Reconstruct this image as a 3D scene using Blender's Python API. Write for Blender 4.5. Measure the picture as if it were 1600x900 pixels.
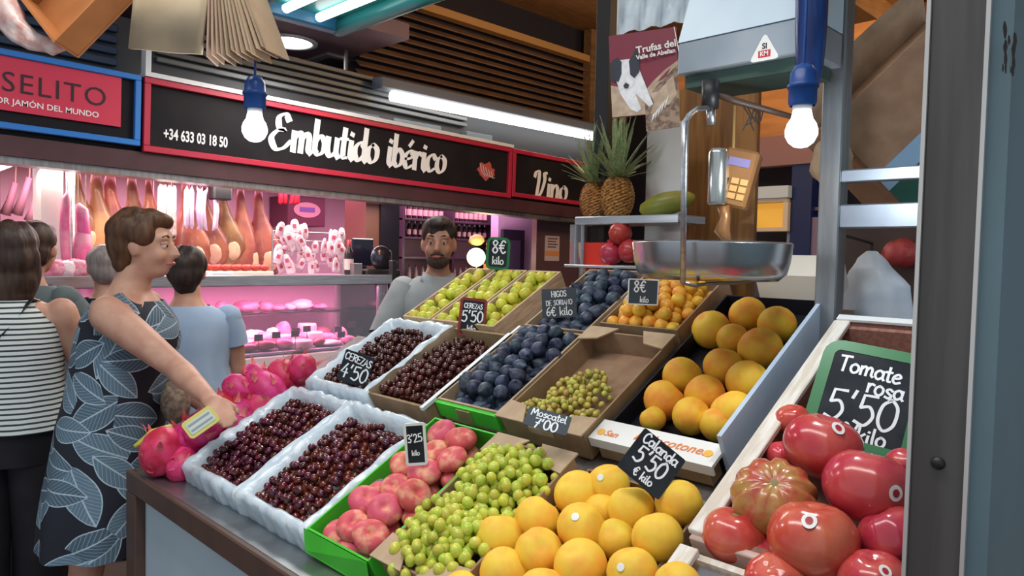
import bpy, bmesh, math, random
from mathutils import Vector, Matrix, noise
for o in list(bpy.data.objects): bpy.data.objects.remove(o)
SC = bpy.context.scene
COL = SC.collection
PI = math.pi
R = math.radians
random.seed(7)
# ------------------------------------------------------------------ camera
# market axes: x runs along the sign of the meat stall, y runs along the counter edge of the fruit stall
FPX = 1150.0; PITCH = R(-2.5); ROLL = R(1.2); EYE = Vector((0, 0, 1.55)); S2 = math.sqrt(.5)
def tow(p):
    q = Matrix.Rotation(PITCH, 3, 'X') @ Vector(p)
    return Vector(((q.x + q.y) * S2, (q.y - q.x) * S2, q.z))
cr, sr = math.cos(ROLL), math.sin(ROLL)
c_right = tow((cr, 0, sr)); c_up = tow((-sr, 0, cr)); c_fwd = tow((0, 1, 0))
cam = bpy.data.cameras.new('camera'); camo = bpy.data.objects.new('camera', cam); COL.objects.link(camo)
cam.lens = 36 * FPX / 1600; cam.sensor_width = 36; cam.clip_start = .02; cam.clip_end = 100
camo.matrix_world = Matrix(((c_right.x, c_up.x, -c_fwd.x, EYE.x), (c_right.y, c_up.y, -c_fwd.y, EYE.y), (c_right.z, c_up.z, -c_fwd.z, EYE.z), (0, 0, 0, 1)))
SC.camera = camo
# ------------------------------------------------------------------ world, lamps, exposure
SC.view_settings.view_transform = 'Standard'; SC.view_settings.look = 'None'
SC.view_settings.exposure = 0.0; SC.view_settings.gamma = 1; SC.view_settings.use_curve_mapping = False
wd = bpy.data.worlds.new('hall_daylight'); SC.world = wd; wd.use_nodes = True
wd.node_tree.nodes['Background'].inputs[0].default_value = (.80, .90, 1.0, 1)
wd.node_tree.nodes['Background'].inputs[1].default_value = .62
def area(name, loc, rot, sx, sy, power, col):
    l = bpy.data.lights.new(name, 'AREA'); l.shape = 'RECTANGLE'; l.size = sx; l.size_y = sy; l.energy = power; l.color = col
    o = bpy.data.objects.new(name, l); COL.objects.link(o); o.location = loc; o.rotation_euler = rot; return o
def point(name, loc, power, col, rad=.03):
    l = bpy.data.lights.new(name, 'POINT'); l.energy = power; l.color = col; l.shadow_soft_size = rad
    o = bpy.data.objects.new(name, l); COL.objects.link(o); o.location = loc; return o
area('added_hall_light', (.25, 1.15, 3.35), (0, R(12), 0), .5, 2.6, 62, (1, .97, .92))  # unseen lamp added over the counter to light the fruit from above
area('aisle_fixture_light', (2.2, 3.35, 2.66), (0, 0, 0), .4, 1.6, 26, (1, .97, .93))
area('stall_tube_light', (3.0, 5.25, 2.12), (0, 0, 0), 4.2, .8, 68, (1, .42, .66))
area('stall_tube_light', (2.2, 4.62, 1.965), (R(-12), 0, 0), 2.6, .12, 26, (1, .84, .78))
area('case_tube_light', (2.05, 4.45, 1.325), (0, 0, 0), 1.9, .1, 30, (1, .36, .62))
area('stall_tube_light', (.9, 5.2, 2.12), (0, 0, 0), 1.2, .3, 20, (1, .80, .72))
# ------------------------------------------------------------------ pixel helpers (pixel of the 1600x900 photo -> place in the market)
def ray(x, y): return c_right * ((x - 800) / FPX) + c_up * (-(y - 450) / FPX) + c_fwd
def at_t(x, y, t):
    d = ray(x, y); return EYE + d * (t / ((d.x + d.y) * S2))
def at_pl(x, y, n, c):
    d = ray(x, y); n = Vector(n); return EYE + d * ((c - n.dot(EYE)) / n.dot(d))
def at_u(x, y, u): return at_pl(x, y, (1, 0, 0), u)
def at_v(x, y, v): return at_pl(x, y, (0, 1, 0), v)
def at_z(x, y, z): return at_pl(x, y, (0, 0, 1), z)
SLOPE = .55; TH = math.atan(SLOPE); CT = math.cos(TH); ST = math.sin(TH)
def zr(u, off=0): return .95 + SLOPE * (u - .9) + off / CT
def at_s(x, y, off=0): return at_pl(x, y, (-SLOPE, 0, 1), .95 - SLOPE * .9 + off / CT)
SROT = Matrix.Rotation(-TH, 4, 'Y')
def SM(u, v, off=0): return Matrix.Translation((u, v, zr(u, off))) @ SROT
# ------------------------------------------------------------------ mesh helpers
TMP = bpy.data.scenes.new('scratch')
def evaluate(o):
    TMP.collection.objects.link(o); vl = TMP.view_layers[0]; vl.update(); dg = vl.depsgraph; dg.update()
    m = bpy.data.meshes.new_from_object(o.evaluated_get(dg)); TMP.collection.objects.unlink(o); bpy.data.objects.remove(o); return m
def B(): return bmesh.new()
def box(bm, x0, x1, y0, y1, z0, z1, bev=0, M=None):
    r = bmesh.ops.create_cube(bm, size=1); vs = r['verts']
    for v in vs: v.co = Vector(((x0 + x1) / 2 + v.co.x * (x1 - x0), (y0 + y1) / 2 + v.co.y * (y1 - y0), (z0 + z1) / 2 + v.co.z * (z1 - z0)))
    if bev:
        es = list({e for v in vs for e in v.link_edges}); rr = bmesh.ops.bevel(bm, geom=es, offset=bev, segments=1, affect='EDGES', profile=.5)
        vs = list({v for f in rr['faces'] for v in f.verts} | {v for v in vs if v.is_valid})
    if M: bmesh.ops.transform(bm, matrix=M, verts=vs)
    return vs
def frame_of(d):
    d = d.normalized(); a = Vector((0, 0, 1)) if abs(d.z) < .9 else Vector((1, 0, 0))
    x = a.cross(d).normalized(); return x, d.cross(x)
def tube(bm, pts, rad, n=8, caps=True):
    pts = [Vector(p) for p in pts]; k = len(pts)
    rad = rad if isinstance(rad, (list, tuple)) else [rad] * k
    rings = []; px = None
    for i, p in enumerate(pts):
        d = (pts[min(i + 1, k - 1)] - pts[max(i - 1, 0)])
        if px is None: x, y = frame_of(d)
        else:
            d.normalize(); x = (px - d * px.dot(d)); x = x.normalized() if x.length > 1e-6 else frame_of(d)[0]; y = d.cross(x)
        px = x
        rx, ry = rad[i] if isinstance(rad[i], (tuple, list)) else (rad[i], rad[i])
        rings.append([bm.verts.new(p + x * (rx * math.cos(2 * PI * j / n)) + y * (ry * math.sin(2 * PI * j / n))) for j in range(n)])
    for a, b in zip(rings, rings[1:]):
        for j in range(n): bm.faces.new((a[j], a[(j + 1) % n], b[(j + 1) % n], b[j]))
    if caps: bm.faces.new(rings[0][::-1]); bm.faces.new(rings[-1])
    return rings
def stack(bm, rows, n=20, caps=True, fold=0, nf=9):
    # rows: (cx, cy, z, rx, ry): horizontal ellipses joined up
    rings = []
    for (cx, cy, z, rx, ry) in rows:
        rings.append([bm.verts.new((cx + rx * math.cos(2 * PI * j / n), cy + ry * math.sin(2 * PI * j / n), z)) for j in range(n)])
    for a, b in zip(rings, rings[1:]):
        for j in range(n): bm.faces.new((a[j], a[(j + 1) % n], b[(j + 1) % n], b[j]))
    if caps: bm.faces.new(rings[0][::-1]); bm.faces.new(rings[-1])
    return rings
def lathe(bm, prof, n=20, M=None):
    rings = []; vs = []
    for r, z in prof:
        if r < 1e-5: v = [bm.verts.new((0, 0, z))]
        else: v = [bm.verts.new((r * math.cos(2 * PI * j / n), r * math.sin(2 * PI * j / n), z)) for j in range(n)]
        rings.append(v); vs += v
    for a, b in zip(rings, rings[1:]):
        if len(a) == 1 and len(b) == 1: continue
        for j in range(n):
            if len(a) == 1: bm.faces.new((a[0], b[(j + 1) % n], b[j]))
            elif len(b) == 1: bm.faces.new((a[j], a[(j + 1) % n], b[0]))
            else: bm.faces.new((a[j], a[(j + 1) % n], b[(j + 1) % n], b[j]))
    if M: bmesh.ops.transform(bm, matrix=M, verts=vs)
    return vs
def ball(bm, c, r, seg=16, rings=10, f=None, M=None):
    r = r if isinstance(r, (tuple, list)) else (r, r, r); c = Vector(c); R_ = []
    def vert(p):
        k = f(p) if f else 1; q = Vector((p.x * r[0], p.y * r[1], p.z * r[2])) * k
        return bm.verts.new((M @ q if M else q) + c)
    for i in range(rings + 1):
        th = PI * i / rings
        if i in (0, rings): R_.append([vert(Vector((0, 0, 1 if i == 0 else -1)))])
        else: R_.append([vert(Vector((math.sin(th) * math.cos(2 * PI * j / seg), math.sin(th) * math.sin(2 * PI * j / seg), math.cos(th)))) for j in range(seg)])
    for a, b in zip(R_, R_[1:]):
        for j in range(seg):
            k = (j + 1) % seg
            if len(a) == 1: bm.faces.new((a[0], b[j], b[k]))
            elif len(b) == 1: bm.faces.new((a[j], b[0], a[k]))
            else: bm.faces.new((a[j], b[j], b[k], a[k]))
    return [v for q in R_ for v in q]
def poly(bm, pts, d=None):
    # flat polygon; with d (vector) extruded to a slab
    a = [bm.verts.new(p) for p in pts]; f = bm.faces.new(a)
    if d is not None:
        b = [bm.verts.new(Vector(p) + Vector(d)) for p in pts]; bm.faces.new(b[::-1]); n = len(a)
        for i in range(n): bm.faces.new((a[i], b[i], b[(i + 1) % n], a[(i + 1) % n]))
    return a
def mesh_of(bm, name, mat=None, smooth=False):
    bmesh.ops.recalc_face_normals(bm, faces=bm.faces[:])
    m = bpy.data.meshes.new(name); bm.to_mesh(m); bm.free()
    if mat: m.materials.append(mat)
    if smooth:
        for p in m.polygons: p.use_smooth = True
    return m
def link(name, m, parent=None, M=None):
    o = bpy.data.objects.new(name, m); COL.objects.link(o)
    if parent: o.parent = parent
    if M is not None: o.matrix_basis = M
    return o
def obj(name, bm, mat, parent=None, smooth=False, M=None):
    return link(name, mesh_of(bm, name, mat, smooth), parent, M)
def tag(o, label, cat, group=None):
    o['label'] = label; o['category'] = cat
    if group: o['group'] = group
    return o
def thing(name, label, cat, M=None, group=None):
    o = bpy.data.objects.new(name, None); COL.objects.link(o); o.empty_display_size = .05
    if M is not None: o.matrix_basis = M if isinstance(M, Matrix) else Matrix.Translation(M)
    return tag(o, label, cat, group)
def struct(name, bm, mat, parent=None, smooth=False, M=None):
    o = obj(name, bm, mat, parent, smooth, M)
    if not parent: o['kind'] = 'structure'
    return o
def remesh(bm, voxel, it=4, name='body'):
    m = mesh_of(bm, name); o = bpy.data.objects.new(name, m)
    r = o.modifiers.new('r', 'REMESH'); r.mode = 'VOXEL'; r.voxel_size = voxel; r.adaptivity = 0
    if it:
        s = o.modifiers.new('s', 'SMOOTH'); s.iterations = it; s.factor = .5
    m2 = evaluate(o)
    for p in m2.polygons: p.use_smooth = True
    return m2
# ------------------------------------------------------------------ materials
MATS = {}
def mat(name, c1, rough=.5, c2=None, scale=8, metal=0, bump=0, bscale=None, rnd=0, spec=.5, sss=0, trans=0, alpha=1, emit=0, stretch=None, lo=.4, hi=.6, coat=0, ior=1.45, detail=4, ecol=None):
    if name in MATS: return MATS[name]
    m = bpy.data.materials.new(name); m.use_nodes = True; nt = m.node_tree; N = nt.nodes; L = nt.links
    b = N['Principled BSDF']; c1 = (*c1, 1); b.inputs['Base Color'].default_value = c1
    b.inputs['Roughness'].default_value = rough; b.inputs['Metallic'].default_value = metal; b.inputs['Specular IOR Level'].default_value = spec
    b.inputs['IOR'].default_value = ior; b.inputs['Coat Weight'].default_value = coat
    if sss: b.inputs['Subsurface Weight'].default_value = sss; b.inputs['Subsurface Radius'].default_value = (.02, .015, .008); b.inputs['Subsurface Scale'].default_value = .5
    b.inputs['Transmission Weight'].default_value = trans; b.inputs['Alpha'].default_value = alpha
    if emit: b.inputs['Emission Color'].default_value = (*(ecol or c1[:3]), 1); b.inputs['Emission Strength'].default_value = emit
    co = None
    if c2 or bump:
        tc = N.new('ShaderNodeTexCoord'); co = tc.outputs['Object']
        oi = N.new('ShaderNodeObjectInfo'); ad = N.new('ShaderNodeVectorMath'); ad.operation = 'MULTIPLY_ADD'
        ad.inputs[1].default_value = (7, 7, 7); L.new(oi.outputs['Random'], ad.inputs[0]); L.new(co, ad.inputs[2]); co = ad.outputs[0]
        if stretch:
            mp = N.new('ShaderNodeMapping'); mp.inputs['Scale'].default_value = stretch; L.new(co, mp.inputs['Vector']); co = mp.outputs['Vector']
    if c2:
        n = N.new('ShaderNodeTexNoise'); n.inputs['Scale'].default_value = scale; n.inputs['Detail'].default_value = detail; L.new(co, n.inputs['Vector'])
        r = N.new('ShaderNodeValToRGB'); e = r.color_ramp.elements; e[0].position = lo; e[1].position = hi; e[0].color = c1; e[1].color = (*c2, 1)
        L.new(n.outputs['Fac'], r.inputs['Fac']); out = r.outputs['Color']
        if rnd:
            oi2 = N.new('ShaderNodeObjectInfo'); h = N.new('ShaderNodeHueSaturation'); mr = N.new('ShaderNodeMapRange')
            mr.inputs['To Min'].default_value = .5 - rnd * .18; mr.inputs['To Max'].default_value = .5 + rnd * .12
            mv = N.new('ShaderNodeMapRange'); mv.inputs['To Min'].default_value = 1 - rnd; mv.inputs['To Max'].default_value = 1 + rnd
            fr = N.new('ShaderNodeMath'); fr.operation = 'FRACT'; ml = N.new('ShaderNodeMath'); ml.operation = 'MULTIPLY'; ml.inputs[1].default_value = 13.7
            L.new(oi2.outputs['Random'], mr.inputs['Value']); L.new(oi2.outputs['Random'], ml.inputs[0]); L.new(ml.outputs[0], fr.inputs[0]); L.new(fr.outputs[0], mv.inputs['Value'])
            L.new(mr.outputs[0], h.inputs['Hue']); L.new(mv.outputs[0], h.inputs['Value']); L.new(out, h.inputs['Color']); out = h.outputs['Color']
        L.new(out, b.inputs['Base Color'])
    if bump:
        n2 = N.new('ShaderNodeTexNoise'); n2.inputs['Scale'].default_value = bscale or scale * 3; n2.inputs['Detail'].default_value = 5; L.new(co, n2.inputs['Vector'])
        bp = N.new('ShaderNodeBump'); bp.inputs['Strength'].default_value = min(1, bump); bp.inputs['Distance'].default_value = .005; L.new(n2.outputs['Fac'], bp.inputs['Height']); L.new(bp.outputs[0], b.inputs['Normal'])
    MATS[name] = m; return m
def emis(name, col, s):
    if name in MATS: return MATS[name]
    m = bpy.data.materials.new(name); m.use_nodes = True; nt = m.node_tree; nt.nodes.clear()
    e = nt.nodes.new('ShaderNodeEmission'); e.inputs[0].default_value = (*col, 1); e.inputs[1].default_value = s
    o = nt.nodes.new('ShaderNodeOutputMaterial'); nt.links.new(e.outputs[0], o.inputs[0]); MATS[name] = m; return m
def glass(name, col, alpha=.12, rough=.03):
    if name in MATS: return MATS[name]
    m = bpy.data.materials.new(name); m.use_nodes = True; nt = m.node_tree; nt.nodes.clear(); N = nt.nodes; L = nt.links
    t = N.new('ShaderNodeBsdfTransparent'); t.inputs[0].default_value = (*col, 1); g = N.new('ShaderNodeBsdfGlossy'); g.inputs['Roughness'].default_value = rough
    f = N.new('ShaderNodeFresnel'); f.inputs[0].default_value = 1.45; a = N.new('ShaderNodeMath'); a.operation = 'ADD'; a.inputs[1].default_value = alpha * .3
    x = N.new('ShaderNodeMixShader'); o = N.new('ShaderNodeOutputMaterial')
    L.new(f.outputs[0], a.inputs[0]); L.new(a.outputs[0], x.inputs[0]); L.new(t.outputs[0], x.inputs[1]); L.new(g.outputs[0], x.inputs[2]); L.new(x.outputs[0], o.inputs[0])
    MATS[name] = m; return m
STEEL = mat('brushed_steel', (.55, .57, .60), .34, (.45, .46, .48), 6, metal=1, bump=.08, bscale=60, stretch=(1, 1, 14))
STEELD = mat('worn_steel', (.33, .33, .34), .38, (.26, .25, .25), 5, metal=.9, bump=.06, bscale=40, stretch=(10, 10, .6))
STEELP = mat('steel_worktop', (.36, .38, .39), .33, (.27, .28, .29), 9, metal=.85, bump=.05)
WHITE = mat('white_paint', (.80, .82, .82), .5, (.74, .77, .78), 5)
BLACK = mat('black_plastic', (.012, .012, .014), .45)
KRAFT = mat('kraft_cardboard', (.36, .235, .135), .8, (.30, .19, .105), 18, bump=.15, rnd=.08)
KRAFTL = mat('pale_cardboard', (.52, .38, .24), .8, (.45, .32, .20), 20, bump=.15, rnd=.06)
WOODW = mat('whitened_wood', (.80, .76, .70), .7, (.66, .58, .48), 6, bump=.3, stretch=(2, 12, 12))
WOODP = mat('pale_crate_wood', (.62, .46, .28), .75, (.50, .35, .19), 8, bump=.3, stretch=(2, 12, 12), rnd=.1)
CHALK = mat('chalk_paint', (.86, .88, .90), .7)
SLATE = mat('chalkboard', (.010, .013, .018), .65, (.022, .027, .033), 14, spec=.25)
# ------------------------------------------------------------------ lettering
# pen strokes of a handwritten alphabet (x to the right, baseline 0, cap height 1); '|' parts strokes, '!' keeps corners
G = {
 'a': (.55, '.42,.42 .25,.56 .06,.40 .06,.15 .22,.0 .40,.15|.44,.56 .44,.14 .52,.0'),
 'b': (.52, '.08,1 .08,.5 .08,.05|.08,.35 .25,.56 .44,.40 .42,.12 .24,.0 .08,.12'),
 'c': (.48, '.42,.45 .28,.56 .08,.42 .06,.15 .22,.0 .42,.10'),
 'd': (.55, '.42,.42 .25,.56 .06,.40 .06,.15 .22,.0 .42,.18|.44,1 .44,.3 .45,.08 .53,.0'),
 'e': (.48, '.08,.28 .30,.32 .42,.42 .30,.56 .10,.42 .06,.18 .20,.0 .44,.10'),
 'é': (.48, '.08,.28 .30,.32 .42,.42 .30,.56 .10,.42 .06,.18 .20,.0 .44,.10|.22,.72 .36,.90'),
 'i': (.25, '.10,.55 .10,.12 .20,.0|.10,.74 .12,.80'),
 'k': (.48, '.08,1 .08,0|.40,.55 .10,.25|!.18,.32 .44,0'),
 'l': (.25, '.10,1 .09,.4 .12,.06 .22,.0'),
 'm': (.80, '.06,.55 .07,.0|.07,.35 .22,.56 .34,.45 .35,.0|.35,.35 .50,.56 .63,.45 .64,.10 .74,.0'),
 'n': (.55, '.06,.55 .07,.0|.07,.35 .24,.56 .40,.45 .40,.10 .50,.0'),
 'o': (.54, '.26,.56 .08,.42 .07,.15 .24,.0 .43,.14 .44,.42 .26,.56 .20,.54'),
 'r': (.40, '.06,.55 .08,.0|.08,.32 .20,.54 .36,.50'),
 's': (.45, '.38,.48 .22,.56 .09,.44 .20,.30 .37,.18 .26,.01 .06,.06'),
 't': (.36, '.16,.9 .15,.3 .18,.04 .32,.03|!.0,.58 .32,.60'),
 'u': (.55, '.06,.55 .07,.16 .20,.0 .38,.14|.42,.55 .42,.14 .52,.0'),
 'C': (.60, '.52,.82 .34,1 .10,.75 .08,.28 .28,.0 .54,.16'),
 'T': (.62, '!.02,.95 .60,1|!.30,.97 .28,0'),
 'M': (.80, '.05,.0 .14,.95 .36,.30 .60,.98 .72,.0'),
 'E': (.56, '!.48,1 .08,1 .08,0 .50,0|!.08,.52 .40,.52'),
 'R': (.56, '!.08,0 .08,1|.08,1 .40,.95 .42,.66 .10,.52|!.20,.52 .50,0'),
 'Z': (.56, '!.05,1 .48,1 .05,0 .50,0'),
 'A': (.60, '!.03,0 .28,1 .55,0|!.14,.36 .46,.36'),
 'S': (.52, '.44,.86 .26,1 .08,.80 .24,.54 .45,.30 .28,.0 .05,.12'),
 'H': (.60, '!.08,1 .08,0|!.50,1 .50,0|!.08,.5 .50,.5'),
 'I': (.25, '!.12,1 .12,0'),
 'G': (.62, '.52,.84 .32,1 .08,.70 .10,.22 .32,.0 .52,.20|!.34,.42 .54,.42 .54,.08'),
 'O': (.64, '.32,1 .10,.78 .08,.26 .30,.0 .54,.24 .54,.76 .32,1 .26,.98'),
 'D': (.60, '!.08,0 .08,1|.08,1 .40,.90 .52,.50 .38,.10 .08,0'),
 'N': (.62, '!.08,0 .08,1 .52,0 .52,1'),
 'L': (.50, '!.08,1 .08,0 .46,0'),
 '0': (.60, '.30,1 .10,.76 .08,.26 .28,.0 .50,.24 .50,.76 .30,1 .22,.96'),
 '2': (.55, '.06,.78 .24,1 .44,.80 .34,.45 .05,.02 .30,.04 .52,.0'),
 '3': (.52, '.06,.88 .26,1 .44,.80 .20,.54 .46,.34 .34,.04 .06,.10'),
 '4': (.55, '!.34,1 .05,.34 .52,.36|!.38,.66 .36,0'),
 '5': (.58, '!.50,1 .14,.96 .12,.55|.12,.55 .36,.62 .50,.34 .34,.02 .05,.08'),
 '6': (.55, '.42,.98 .18,.70 .08,.28 .26,.0 .46,.20 .34,.46 .10,.32'),
 '7': (.52, '!.04,.95 .48,1 .18,0|!.14,.5 .42,.52'),
 '8': (.56, '.44,.86 .28,1 .10,.82 .26,.54 .46,.26 .28,.0 .08,.22 .26,.52 .44,.80 .40,.92'),
 '9': (.54, '.44,.80 .26,1 .08,.76 .24,.52 .44,.74 .42,.40 .26,.0'),
 "'": (.26, '!.16,1.02 .10,.76'),
 '/': (.40, '!.36,1 .04,-.1'),
 '€': (.60, '.52,.86 .34,1 .16,.72 .16,.28 .34,.0 .54,.14|!.02,.60 .42,.62|!.02,.40 .38,.42'),
 ' ': (.38, ''),
 # connected sign-writer's script
 'E~': (.86, '.66,.86 .52,1.02 .30,.90 .34,.62 .56,.56 .30,.52 .10,.28 .28,.0 .56,.04 .80,.26'),
 'V~': (.86, '.04,.80 .10,.98 .28,1 .30,.60 .26,.0 .50,.20 .66,.70 .62,.98 .78,1.0'),
}
def cat(pts, k=6):
    if len(pts) < 3: return pts
    P = [pts[0] * 2 - pts[1]] + pts + [pts[-1] * 2 - pts[-2]]; out = []
    for i in range(1, len(P) - 2):
        a, b, c, d = P[i - 1:i + 3]
        for j in range(k):
            t = j / k; out.append(.5 * ((2 * b) + (c - a) * t + (2 * a - 5 * b + 4 * c - d) * t * t + (3 * b - a - 3 * c + d) * t ** 3))
    return out + [pts[-1]]
def glyphs(s):
    out = []; i = 0
    while i < len(s):
        if i + 1 < len(s) and s[i + 1] == '~': out.append(s[i:i + 2]); i += 2
        else: out.append(s[i]); i += 1
    return out
def pen_text(bm, s, size, pen, M, slant=0, nib=0, space=1.0, join=False, wob=0, center=True):
    # flat ribbons in the xy plane of M; nib > 0 gives thick downstrokes
    gl = glyphs(s); W = sum(G[g][0] for g in gl) * space; x0 = -W / 2 if center else 0; lift = 0; rnd = random.Random(s)
    for g in gl:
        w, d = G[g]; dy = rnd.uniform(-wob, wob)
        ss = d.split('|') if d else []
        if join and g not in (' ', 'E~', 'V~') and ss: pass
        for st in ss:
            hard = st.startswith('!'); st = st.lstrip('!')
            pts = [Vector((float(q.split(',')[0]), float(q.split(',')[1]), 0)) for q in st.split()]
            if not hard: pts = cat(pts)
            pts = [Vector((x0 + p.x * space + slant * p.y, p.y + dy, 0)) * size for p in pts]
            n = len(pts); L = []; Rr = []; lift += 1
            for i, p in enumerate(pts):
                t = (pts[min(i + 1, n - 1)] - pts[max(i - 1, 0)]); t = t.normalized() if t.length > 1e-9 else Vector((1, 0, 0))
                nn = Vector((-t.y, t.x, 0)); w2 = pen * .5 * (1 if not nib else (1 - nib + 2.0 * nib * abs(t.x * .35 - t.y * .94) ** 1.6))
                if i in (0, n - 1): p = p + t * (w2 * .5 * (-1 if i == 0 else 1))
                z = Vector((0, 0, lift * size * 8e-4))
                L.append(bm.verts.new(M @ (p + nn * w2 + z))); Rr.append(bm.verts.new(M @ (p - nn * w2 + z)))
            for i in range(n - 1): bm.faces.new((L[i], Rr[i], Rr[i + 1], L[i + 1]))
        x0 += w * space
def type_mesh(s, size, m, bold=0, shear=0, ext=.001, align='CENTER', spacing=1):
    c = bpy.data.curves.new('type', 'FONT'); c.body = s; c.size = size; c.offset = bold; c.shear = shear; c.extrude = ext; c.align_x = align; c.align_y = 'CENTER'; c.space_character = spacing
    c.resolution_u = 3
    me = evaluate(bpy.data.objects.new('type', c)); me.materials.clear(); me.materials.append(m); return me
def rect_frame(tl, tr, bl):
    # matrix with x along the top edge, y up, z towards the viewer, origin at the middle of the rectangle; and its size
    x = (tr - tl); w = x.length; x.normalize(); y = tl - bl; y = y - x * y.dot(x); h = y.length; y.normalize(); z = x.cross(y)
    c = tl + x * (w / 2) - y * (h / 2)
    return Matrix(((x.x, y.x, z.x, c.x), (x.y, y.y, z.y, c.y), (x.z, y.z, z.z, c.z), (0, 0, 0, 1))), w, h
def rounded(w, h, r, n=4):
    P = []
    for (sx, sy, a0) in ((1, 1, 0), (-1, 1, 90), (-1, -1, 180), (1, -1, 270)):
        for i in range(n + 1):
            a = R(a0 + 90 * i / n); P.append(Vector((sx * (w / 2 - r) + r * math.cos(a), sy * (h / 2 - r) + r * math.sin(a), 0)))
    return P
def price_card(label, M, w, h, lines, frame=None, fw=.01, r=.004, slate=None, stake=None, group=None):
    t = thing('price_card', label, 'price card', M, group)
    bm = B(); poly(bm, [p + Vector((0, 0, -.002)) for p in rounded(w, h, r)], (0, 0, .002)); obj('board', bm, slate or SLATE, t)
    if frame:
        bm = B(); o = [bm.verts.new(p + Vector((0, 0, .0012))) for p in rounded(w + fw, h + fw, r + fw)]; i = [bm.verts.new(p + Vector((0, 0, .0012))) for p in rounded(w - fw, h - fw, r)]
        o2 = [bm.verts.new(v.co + Vector((0, 0, -.005))) for v in o]; i2 = [bm.verts.new(v.co + Vector((0, 0, -.005))) for v in i]; n = len(o)
        for k in range(n):
            j = (k + 1) % n; bm.faces.new((o[k], o[j], i[j], i[k])); bm.faces.new((o2[k], i2[k], i2[j], o2[j])); bm.faces.new((o[k], o2[k], o2[j], o[j])); bm.faces.new((i[k], i[j], i2[j], i2[k]))
        obj('frame', bm, frame, t)
    bm = B()
    for (s, size, x, y, pen, tilt) in lines:
        pen_text(bm, s, size, pen, Matrix.Translation((x, y, .0006)) @ Matrix.Rotation(R(tilt), 4, 'Z'), wob=.04)
    if lines: obj('chalk_lettering', bm, CHALK, t)
    if stake:
        bm = B(); box(bm, -.006, .006, -h / 2 - stake, -h / 2 + .01, -.006, -.002); obj('stake', bm, BLACK, t)
    return t
def pcard(label, tl, tr, bl, t, lines, tt=None, **kw):
    a = at_t(*tl, t); b = at_t(*tr, tt[0] if tt else t); c = at_t(*bl, tt[1] if tt else t); M, w, h = rect_frame(a, b, c)
    return price_card(label, M, w, h, [(s, sz * h, x * w, y * h, p * h, ti) for (s, sz, x, y, p, ti) in lines], **kw)
# ------------------------------------------------------------------ the hall
bm = B(); box(bm, -4, 10, -3, 8, -.1, 0)
struct('floor', bm, mat('hall_floor', (.16, .12, .11), .45, (.24, .16, .14), 3, bump=.05))
PURP = mat('mauve_ceiling', (.24, .15, .17), .6, (.19, .12, .15), 3)
BRWN = mat('brown_timber', (.20, .105, .045), .6, (.28, .15, .06), 4, bump=.15, stretch=(1, 6, 6))
DARK = mat('dark_recess', (.02, .018, .03), .7)
bm = B(); box(bm, -4, 2.95, 3.95, 5.3, 2.95, 3.05); struct('ceiling', bm, PURP)
bm = B(); box(bm, -4, 10, 3.2, 8, 3.72, 3.8); box(bm, 2.75, 10, -4, 3.2, 3.72, 3.8); struct('ceiling_upper', bm, mat('warm_boarding', (.42, .21, .075), .6, (.30, .14, .05), 5, stretch=(1, 7, 1)))
bm = B(); box(bm, -4, 10, 7.4, 7.5, 0, 3.8); struct('wall_back', bm, mat('far_wall', (.10, .085, .11), .8))
bm = B(); box(bm, 9.3, 9.4, -4, 7.4, 0, 3.8); struct('wall_far', bm, mat('far_wall_dark', (.07, .06, .075), .8))
for i, v in enumerate((-.9, .1, 1.1, 2.1)):
    bm = B(); box(bm, 2.8, 9, v, v + .16, 3.42, 3.6); struct('trim_%d' % (i + 1), bm, BRWN)
for i in range(4):
    bm = B(); box(bm, 3.4 + i * 1.1, 3.5 + i * 1.1, -3, 3.1, 3.6, 3.7); struct('trim_%d' % (i + 6), bm, BRWN)
# louvred panel over the meat stall: post, rails and single slats
lv = struct('wall_louvre', B(), DARK); bm = B(); box(bm, 2.9, 6.2, 4.62, 4.66, 2.72, 3.72); lv.data = mesh_of(bm, 'louvre_backing', DARK)
SLAT = mat('louvre_bronze', (.26, .15, .09), .4, (.34, .20, .12), 5, metal=.3)
EDGE = mat('warm_lit_edge', (.55, .30, .11), .5)  # orange light on the louvre rails, put into their colour
for i in range(9):
    bm = B(); box(bm, 2.95, 5.5, -.035, .035, -.006, .006, M=Matrix.Translation((0, 4.55, 2.84 + i * .062)) @ Matrix.Rotation(R(38), 4, 'X')); obj('slat', bm, SLAT, lv)
for z in (2.76, 3.42):
    bm = B(); box(bm, 2.9, 6.0, 4.48, 4.56, z - .03, z + .03); obj('rail', bm, EDGE, lv)
for u in (5.5, 6.0):
    bm = B(); box(bm, u - .045, u + .045, 4.47, 4.56, 2.76, 3.7); obj('post', bm, BRWN, lv)
# ceiling fittings over the meat stall
p = at_z(452, 64, 2.95)
t = thing('ceiling_downlight', 'round white glowing downlight recessed in mauve ceiling beside hanging paper bags', 'ceiling light', p)
bm = B(); lathe(bm, [(.150, 0), (.185, -.004), (.185, -.016), (.150, -.016), (.150, 0)], 32); obj('trim_ring', bm, WHITE, t, True)
bm = B(); lathe(bm, [(0, -.010), (.148, -.008), (.148, -.002), (0, -.002)], 32); obj('diffuser', bm, emis('downlight_glow', (1, .97, .92), 6), t)
p = at_z(540, 103, 2.95)
t = thing('ceiling_vent', 'square metal air vent with grille in mauve ceiling beside round downlight', 'air vent', p)
bm = B()
for (a, b, c, d) in ((-.3, .3, -.24, -.19), (-.3, .3, .19, .24), (-.3, -.25, -.19, .19), (.25, .3, -.19, .19)): box(bm, a, b, c, d, -.02, -.001)
obj('frame', bm, mat('vent_grey', (.30, .28, .28), .5), t)
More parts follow.
